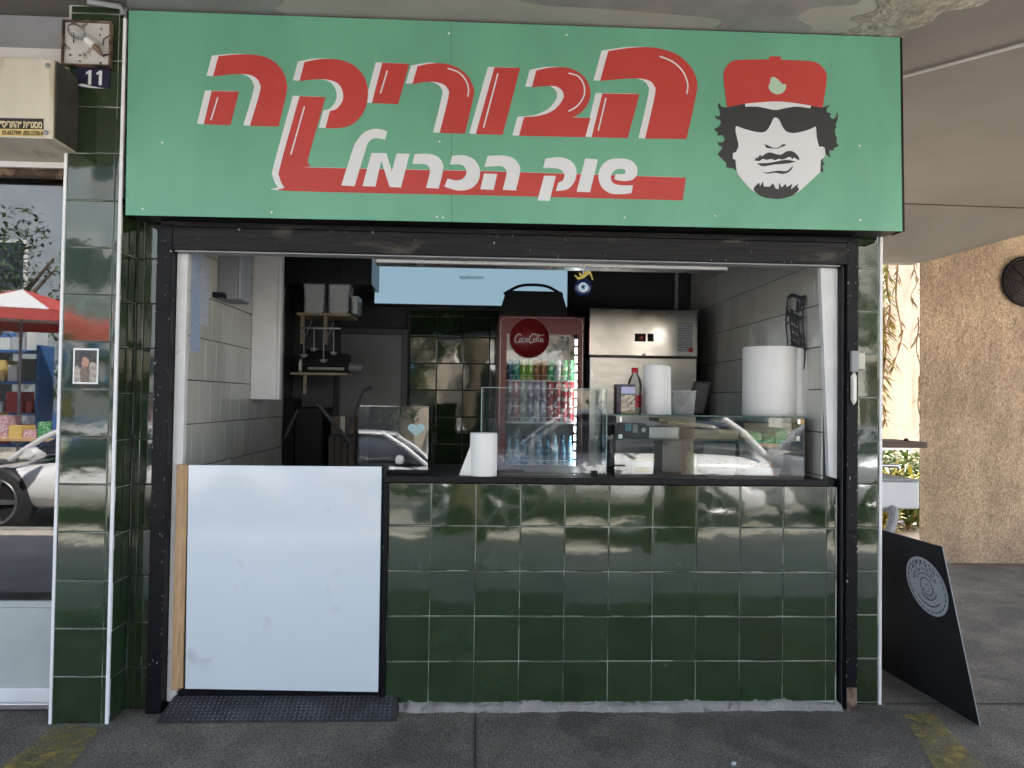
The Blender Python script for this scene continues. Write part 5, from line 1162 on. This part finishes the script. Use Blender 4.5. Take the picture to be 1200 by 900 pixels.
# ================================================================== THE STREET BEHIND THE CAMERA (seen in the glass and tiles)
def car(loc, rz, L_, H_, W_, paint, label, coupe=True):
    """front towards local -x; local y = width; origin on the ground"""
    t = thing('parked_car', loc, label, 'car', 'cars parked along the kerb'); t.rotation_euler.z = rz
    def ring(x, zb, zt, w, n=None):
        return [(x,-w*.86,zb),(x,-w,zb+(zt-zb)*.35),(x,-w*.97,zb+(zt-zb)*.7),(x,-w*.86,zt-.01),(x,0,zt+.03),(x,w*.86,zt-.01),(x,w*.97,zb+(zt-zb)*.7),(x,w,zb+(zt-zb)*.35),(x,w*.86,zb)]
    def loft(st, mat, nm, parent=t):
        V = []; n = 9
        for s in st: V += ring(*s)
        F_ = [(i*n+k, (i+1)*n+k, (i+1)*n+(k+1) % n, i*n+(k+1) % n) for i in range(len(st)-1) for k in range(n)]
        F_ += [tuple(range(n)), tuple(range((len(st)-1)*n, len(st)*n))[::-1]]
        me = bpy.data.meshes.new(nm); me.from_pydata(V, [], F_); me.polygons.foreach_set('use_smooth', [True]*len(F_))
        bm = bmesh.new(); bm.from_mesh(me); bmesh.ops.recalc_face_normals(bm, faces=bm.faces); bm.to_mesh(me); bm.free()
        me.materials.append(MATS[mat]); o = bpy.data.objects.new(nm, me); link(o, parent)
        md = o.modifiers.new('sub', 'SUBSURF'); md.levels = 1; md.render_levels = 2
        return o
    def local(m, nm, mat, parent=t, bevel=0):
        o = m.build(nm, mat, None, bevel); o.parent = parent; return o
    w = W_/2; h = L_/2; belt = .62*H_
    body = loft([(-h,.28,.52,w*.80),(-h+.12,.2,.60,w*.92),(-h+.7,.18,belt-.10,w),(-h+1.35,.18,belt,w),(-.1,.18,belt+.02,w),(h-1.0,.18,belt+.04,w),(h-.25,.22,belt+.02,w*.95),(h,.32,belt-.08,w*.82)], paint, 'body')
    a0 = -h+.92 if coupe else -h+1.05; a1 = h-.35 if coupe else h-.12
    loft([(a0,belt-.02,belt+.02,w*.86),(a0+.62,belt-.02,H_-.08,w*.80),(a0+.95,belt-.02,H_-.04,w*.78),(a1-1.1,belt-.02,H_-.05,w*.78),(a1-.55,belt-.02,H_-(.22 if coupe else .08),w*.8),(a1,belt-.02,belt+.05,w*.84)], 'car_glass', 'windows')
    rf = [(a0+.50,H_-.14,H_-.055,w*.74),(a0+.95,H_-.10,H_-.02,w*.77),(a1-1.1,H_-.10,H_-.02,w*.77),(a1-.5,H_-(.28 if coupe else .14),H_-(.20 if coupe else .05),w*.76)]
    loft(rf, paint, 'roof')
    for s in (-1, 1):
        y = s*w*.80
        local(MB().tube([(a0+.02,s*w*.85,belt+.0),(a0+.36,s*w*.83,(belt+H_)/2),(a0+.72,y,H_-.06)], .032, 8), 'pillar', MATS[paint])
        local(MB().tube([(a1-.10,s*w*.80,belt+.02),(a1-.34,s*w*.79,(belt+H_-(.22 if coupe else .08))/2+.03),(a1-.58,s*w*.76,H_-(.26 if coupe else .12))], .045, 8), 'pillar', MATS[paint])
        local(MB().tube([(.35,s*w*.875,belt),(.35,s*w*.80,H_-.06)], .028, 8), 'pillar', MATS['car_glass'])
        local(MB().tube([(a0+.42,s*(w*.9),belt+.06),(a0+.42,s*(w+.10),belt+.09),(a0+.42,s*(w+.20),belt+.10)], [.03,.075,.05], 10), 'mirror', MATS[paint])
        local(MB().box(.05,.20,s*w-.012,s*w+.012,belt-.14,belt-.115), 'door_handle', MATS['rim_metal'])
        local(MB().box(-h+.95,-h+1.12,s*w*.985-.01,s*w*.985+.012,belt-.24,belt-.20), 'side_vent', MATS['car_glass'])
        local(MB().box(-h+.10,-h+.34,s*w*.62-.14,s*w*.62+.14,.50,.585), 'headlight', MATS['rim_metal'], t, .03)
        local(MB().box(h-.20,h-.055,s*w*.6-.14,s*w*.6+.14,.60,.70), 'tail_light', MATS['shop_red'], t, .02)
        for x in (-h+.88, h-.85):
            local(MB().lathe([(.30,s*.075),(.365,s*.074),(.365,-s*.13),(.2,-s*.14)], (x,s*(w-.07),.33), 28, 'y', False), 'wheel_arch', MATS['black_rubber'])
            tyre_ = local(MB().lathe([(.20,-.1),(.31,-.11),(.33,-.07),(.33,.07),(.31,.11),(.20,.1)], (x,s*(w-.08),.33), 28, 'y'), 'wheel', MATS['tyre'])
            rim_ = MB(); rim_.lathe([(.001,.118*s),(.05,.118*s),(.06,.112*s)], (x,s*(w-.08),.33), 16, 'y')
            for k in range(5):
                a = 2*PI*k/5; rim_.tube([(x,s*(w-.08)+s*.112,.33),(x+.245*math.cos(a),s*(w-.08)+s*.108,.33+.245*math.sin(a))], [.036,.026], 6)
            rim_.tube([(x+.25*math.cos(t),s*(w-.08)+s*.108,.33+.25*math.sin(t)) for t in [2*PI*i/24 for i in range(25)]], .014, 6); local(rim_, 'rim', MATS['rim_metal'])
    local(MB().box(-h-.005,-h+.05,-.26,.26,.36,.46), 'number_plate', MATS['sticker_yellow'])
    return t
car((-3.6,-5.95,-.16), 0, 4.35, 1.26, 1.85, 'car_white', 'white sports coupe parked outside, reflected in the left shop window')
car((2.0,-6.1,-.16), PI*0.02, 4.2, 1.46, 1.78, 'car_white', 'white hatchback parked outside, reflected in the middle glass screen', False)
car((-1.4,-8.8,-.16), PI, 4.2, 1.46, 1.78, 'car_white', 'white hatchback in the second row outside, reflected in the small showcase', False)
car((6.6,-6.0,-.16), PI, 4.4, 1.42, 1.8, 'car_silver', 'silver hatchback parked outside, reflected in the display case', False)
def tree(x, y, h, R, label, seed):
    r2 = random.Random(seed); t = thing('street_tree', (x,y,-.03), label, 'tree', 'trees across the street')
    m = MB(); m.tube([(x,y,-.03),(x+.05,y,h*.3),(x-.05,y,h*.55)], [.22,.17,.12], 10)
    for k in range(6):
        a = k*1.05+r2.random(); m.tube([(x,y,h*(.38+.03*k)),(x+R*.4*math.cos(a),y+R*.4*math.sin(a),h*.62),(x+R*.75*math.cos(a),y+R*.75*math.sin(a),h*.78)], [.09,.06,.02], 6)
    m.build('trunk', MATS['bark'], t)
    b = MB()
    cl = [(Vector((r2.gauss(0,.45)*R, r2.gauss(0,.45)*R, h*.70+r2.gauss(0,.16)*h)), R*r2.uniform(.22,.42)) for _ in range(26)]
    for c, rr_ in cl:
        for _ in range(170):
            v = Vector((r2.gauss(0,1), r2.gauss(0,1), r2.gauss(0,1))).normalized()*rr_*r2.uniform(.5,1)
            leaf(b, Vector((x,y,0))+c+v, Vector((r2.uniform(-1,1), r2.uniform(-1,1), r2.uniform(-1,.6))), r2.uniform(.09,.17), r2.uniform(.03,.055))
    b.build('crown', MATS['tree_leaf'], t, fix=False)
tree(-10.5,-13.4,5.6,2.0,'left street tree across the road',31); tree(-1.2,-12.9,5.2,1.8,'middle street tree across the road',32); tree(3.4,-13.2,5.8,2.1,'right street tree across the road',33); tree(9,-13,5.4,2,'far right street tree across the road',34)
def building(x0, x1, y, fl, mat, label, seed, shop):
    r2 = random.Random(seed); t = thing('street_building', ((x0+x1)/2,y,-.03), label, 'building'); H_ = fl*3.1+.6
    MB().box(x0, x1, y-8, y, -.03, H_).build('wall', MATS[mat], t)
    MB().box(x0-.1, x1+.1, y-8, y+.15, H_, H_+.3).build('parapet', MATS['facade_white'], t)
    n = int((x1-x0)/2.2)
    for f in range(1, fl):
        for k in range(n):
            cx = x0+(k+.5)*(x1-x0)/n; z = f*3.1+.9
            wn_ = MB().box(cx-.6, cx+.6, y+.002, y+.05, z, z+1.4).build('window', MATS['facade_white'], t); MB().box(cx-.52, cx+.52, y+.052, y+.06, z+.08, z+1.32).build('pane', MATS['window_dark'], wn_)
    for k in range(max(1, n//2)):
        cx = x0+(k+.5)*(x1-x0)/max(1, n//2); MB().box(cx-1.6, cx+1.6, y+.002, y+.04, .1, 2.5).build('shop_front', MATS['window_dark'], t)
        MB().hexa([(cx-1.7,y+.9,2.45),(cx+1.7,y+.9,2.45),(cx+1.7,y+.04,2.7),(cx-1.7,y+.04,2.7),(cx-1.7,y+.9,2.5),(cx+1.7,y+.9,2.5),(cx+1.7,y+.04,2.95),(cx-1.7,y+.04,2.95)]).build('awning', MATS[shop[k % len(shop)]], t)
M('facade_cool', (.30,.34,.37), .85, var=.1, vscale=1)
building(-16,-5.5,-16.6,3,'facade_cool','pale three-storey building across the street on the left',1,['shop_blue','shop_blue'])
building(-5.3,3.5,-16.8,2,'facade_tan','tan two-storey building across the street in the middle',2,['shop_blue','facade_white'])
building(3.7,16,-16.6,3,'facade_white','pale three-storey building across the street on the right',3,['facade_tan','shop_red'])

tree(at(540,600,Y=4.0).x, -4.0, 6.4, 1.1, 'slender street tree on the near pavement, mirrored in the counter tiles', 35)
tree(at(792,600,Y=4.0).x, -4.0, 6.8, 1.2, 'stouter street tree added in place of a column mirrored in the counter tiles', 36)  # unseen tree added to give the dark column reflection in the tiles
M('canvas_white', (.62,.62,.60), .8); M('canvas_red', (.42,.06,.05), .8)
def stall(x, y, R, zt, mat, trim, label, seed):
    r2 = random.Random(seed); t = thing('market_parasol', (x,y,-.16), label, 'parasol', 'parasols over the street stalls')
    MB().tube([(x,y,-.16),(x,y,zt)], .025, 8).build('pole', MATS['grey_metal'], t)
    for k in range(8):
        a, c = 2*PI*k/8, 2*PI*(k+1)/8; p_, q_ = Vector((x+R*math.cos(a),y+R*math.sin(a),zt-.45)), Vector((x+R*math.cos(c),y+R*math.sin(c),zt-.45)); tp = Vector((x,y,zt)); dz = Vector((0,0,-.18))
        g = MB().prism([tp,p_,q_], (0,0,-.01)).build('canopy_panel', MATS[mat if k % 2 else trim], t); MB().prism([p_,p_+dz,q_+dz,q_], (0,0,0.001)).build('valance', MATS[trim], t)
    tb = thing('stall_table', (x,y+.3,-.16), 'trestle table of goods under '+label, 'table', 'street stall tables')
    MB().box(x-1.1, x+1.1, y-.1, y+.7, .60, .64).build('top', MATS['pine_wood'], tb)
    for sx in (-1,1):
        for sy in (0,1): MB().box(x+sx*1.0-.03, x+sx*1.0+.03, y-.05+sy*.62, y+.01+sy*.62, -.16, .6).build('leg', MATS['grey_metal'], tb)
    cols = ['shop_blue','shop_red','canvas_white','sticker_yellow','can_green','pine_wood','can_pink']
    for k in range(9):
        bx = x-1.0+k*.23; h_ = r2.uniform(.12,.5); MB().box(bx, bx+.2, y+.1, y+.5, .6405, .64+h_).build('goods_box', MATS[r2.choice(cols)], tb)
stall(-7.4,-9.6,1.5,3.15,'canvas_white','canvas_red','a white and red parasol across the road at far left',1)
stall(-4.6,-10.6,1.3,2.9,'shop_blue','canvas_white','a blue and white parasol across the road at left',2)
stall(6.4,-10.4,1.4,3.0,'canvas_white','facade_tan','a cream parasol across the road at right',3)

def rack(x, y, label, seed):
    r2 = random.Random(seed); t = thing('market_rack', (x,y,-.16), label, 'rack', 'racks of goods across the street')
    for sx in (-1,1): MB().box(x+sx*1.2-.03, x+sx*1.2+.03, y-.25, y+.25, -.16, 2.3).build('upright', MATS['shop_blue'], t)
    for k in range(4):
        z = .35+k*.6; MB().box(x-1.2, x+1.2, y-.25, y+.25, z, z+.05).build('shelf', MATS['shop_blue'], t); xx = x-1.15
        while xx < x+1.0:
            w_ = r2.uniform(.12,.32); h_ = r2.uniform(.15,.45); MB().box(xx, xx+w_, y-.2, y+.2, z+.052, z+.05+h_).build('goods', MATS[r2.choice(['facade_white','car_silver','window_dark','shop_blue','cab_white','sticker_yellow','shop_red','grey_metal'])], t); xx += w_+r2.uniform(.02,.1)
rack(-9.2,-11.4,'blue rack of goods across the road at far left, reflected in the shop window',1); rack(-6.4,-11.6,'second blue rack of goods across the road, nearer the middle',2)
# clutter in the left rear corner
ur = thing('utensil_rail', (-.62,1.44,1.62), 'steel rail with hanging ladles under the upper shelf', 'utensil rail')
zr = zS1-.10; MB().tube([(-.74,1.44,zr),(-.48,1.44,zr)], .006, 8).build('rail', MATS['aluminium'], ur)
for k, L_ in enumerate((.17,.13,.20,.15)):
    x = -.71+.062*k; MB().tube([(x,1.435,zr),(x+.004,1.43,zr-L_)], .004, 6).build('ladle_handle', MATS['grey_metal'], ur); MB().lathe([(.002,-.02),(.018,-.016),(.026,0),(.024,.001)], (x+.004,1.43,zr-L_), 12).build('ladle_bowl', MATS['grey_metal'], ur)
def jar(x, y, z, r, h, mat, label):
    t = thing('storage_jar', (x,y,z), label, 'jar'); MB().lathe([(r*.9,0),(r,.006),(r,h*.8),(r*.8,h*.88)], (x,y,z+.0005), 18).build('body', MATS[mat], t); MB().lathe([(r*.86,h*.885),(r*.86,h),(r*.5,h+.004)], (x,y,z+.0005), 18).build('lid', MATS['black_plastic'], t)
jar(-.46,1.60,zS1,.032,.11,'board_brown','brown jar at the right end of the upper shelf'); 
cbx = thing('cardboard_box', (-.52,1.85,1.125), 'dim cardboard box on top of the dark bin in the left rear corner', 'box')
MB().box(-.59,-.44,1.77,1.93,1.122,1.24).build('body', M('box_brown', (.16,.11,.07), .8, var=.2, vscale=9), cbx, .002); MB().box(-.53,-.50,1.7685,1.7695,1.122,1.24).build('tape', MATS['cream_plastic'], cbx)
cl = MB().tube([(-.13,2.205,2.0),(-.135,2.2,1.6),(-.125,2.2,1.3),(-.13,2.205,.4)], .006, 6).build('power_cable', MATS['black_rubber']); tag(cl, 'black power cable running down the rear wall beside the grey door', 'cable')
M('pale_tray', (.62,.63,.62), .4)
for px0, px1, lab in ((826,862,'pale shallow tray in front of the middle steel box'), (872,914,'pale shallow tray in front of the right steel box')):
    a_, c_ = at(px0,557,Y=.14), at(px1,549,Y=.14); t = thing('serving_tray', ((a_.x+c_.x)/2,.19,zc), lab, 'tray')
    MB().hexa([(a_.x+.01,.13,zc),(c_.x-.01,.13,zc),(c_.x-.01,.24,zc),(a_.x+.01,.24,zc),(a_.x,.12,c_.z),(c_.x,.12,c_.z),(c_.x,.25,c_.z),(a_.x,.25,c_.z)]).build('tray', MATS['pale_tray'], t, .003)
    for k in range(4): MB().lathe([(.002,0),(.018,.002),(.02,.012),(.012,.022),(.001,.025)], (a_.x+.025+k*(c_.x-a_.x-.05)/3,.18+.02*(k % 2),c_.z+.0005), 12).build('pastry', M('pastry', (.42,.25,.09), .6, var=.3, vscale=60), t)
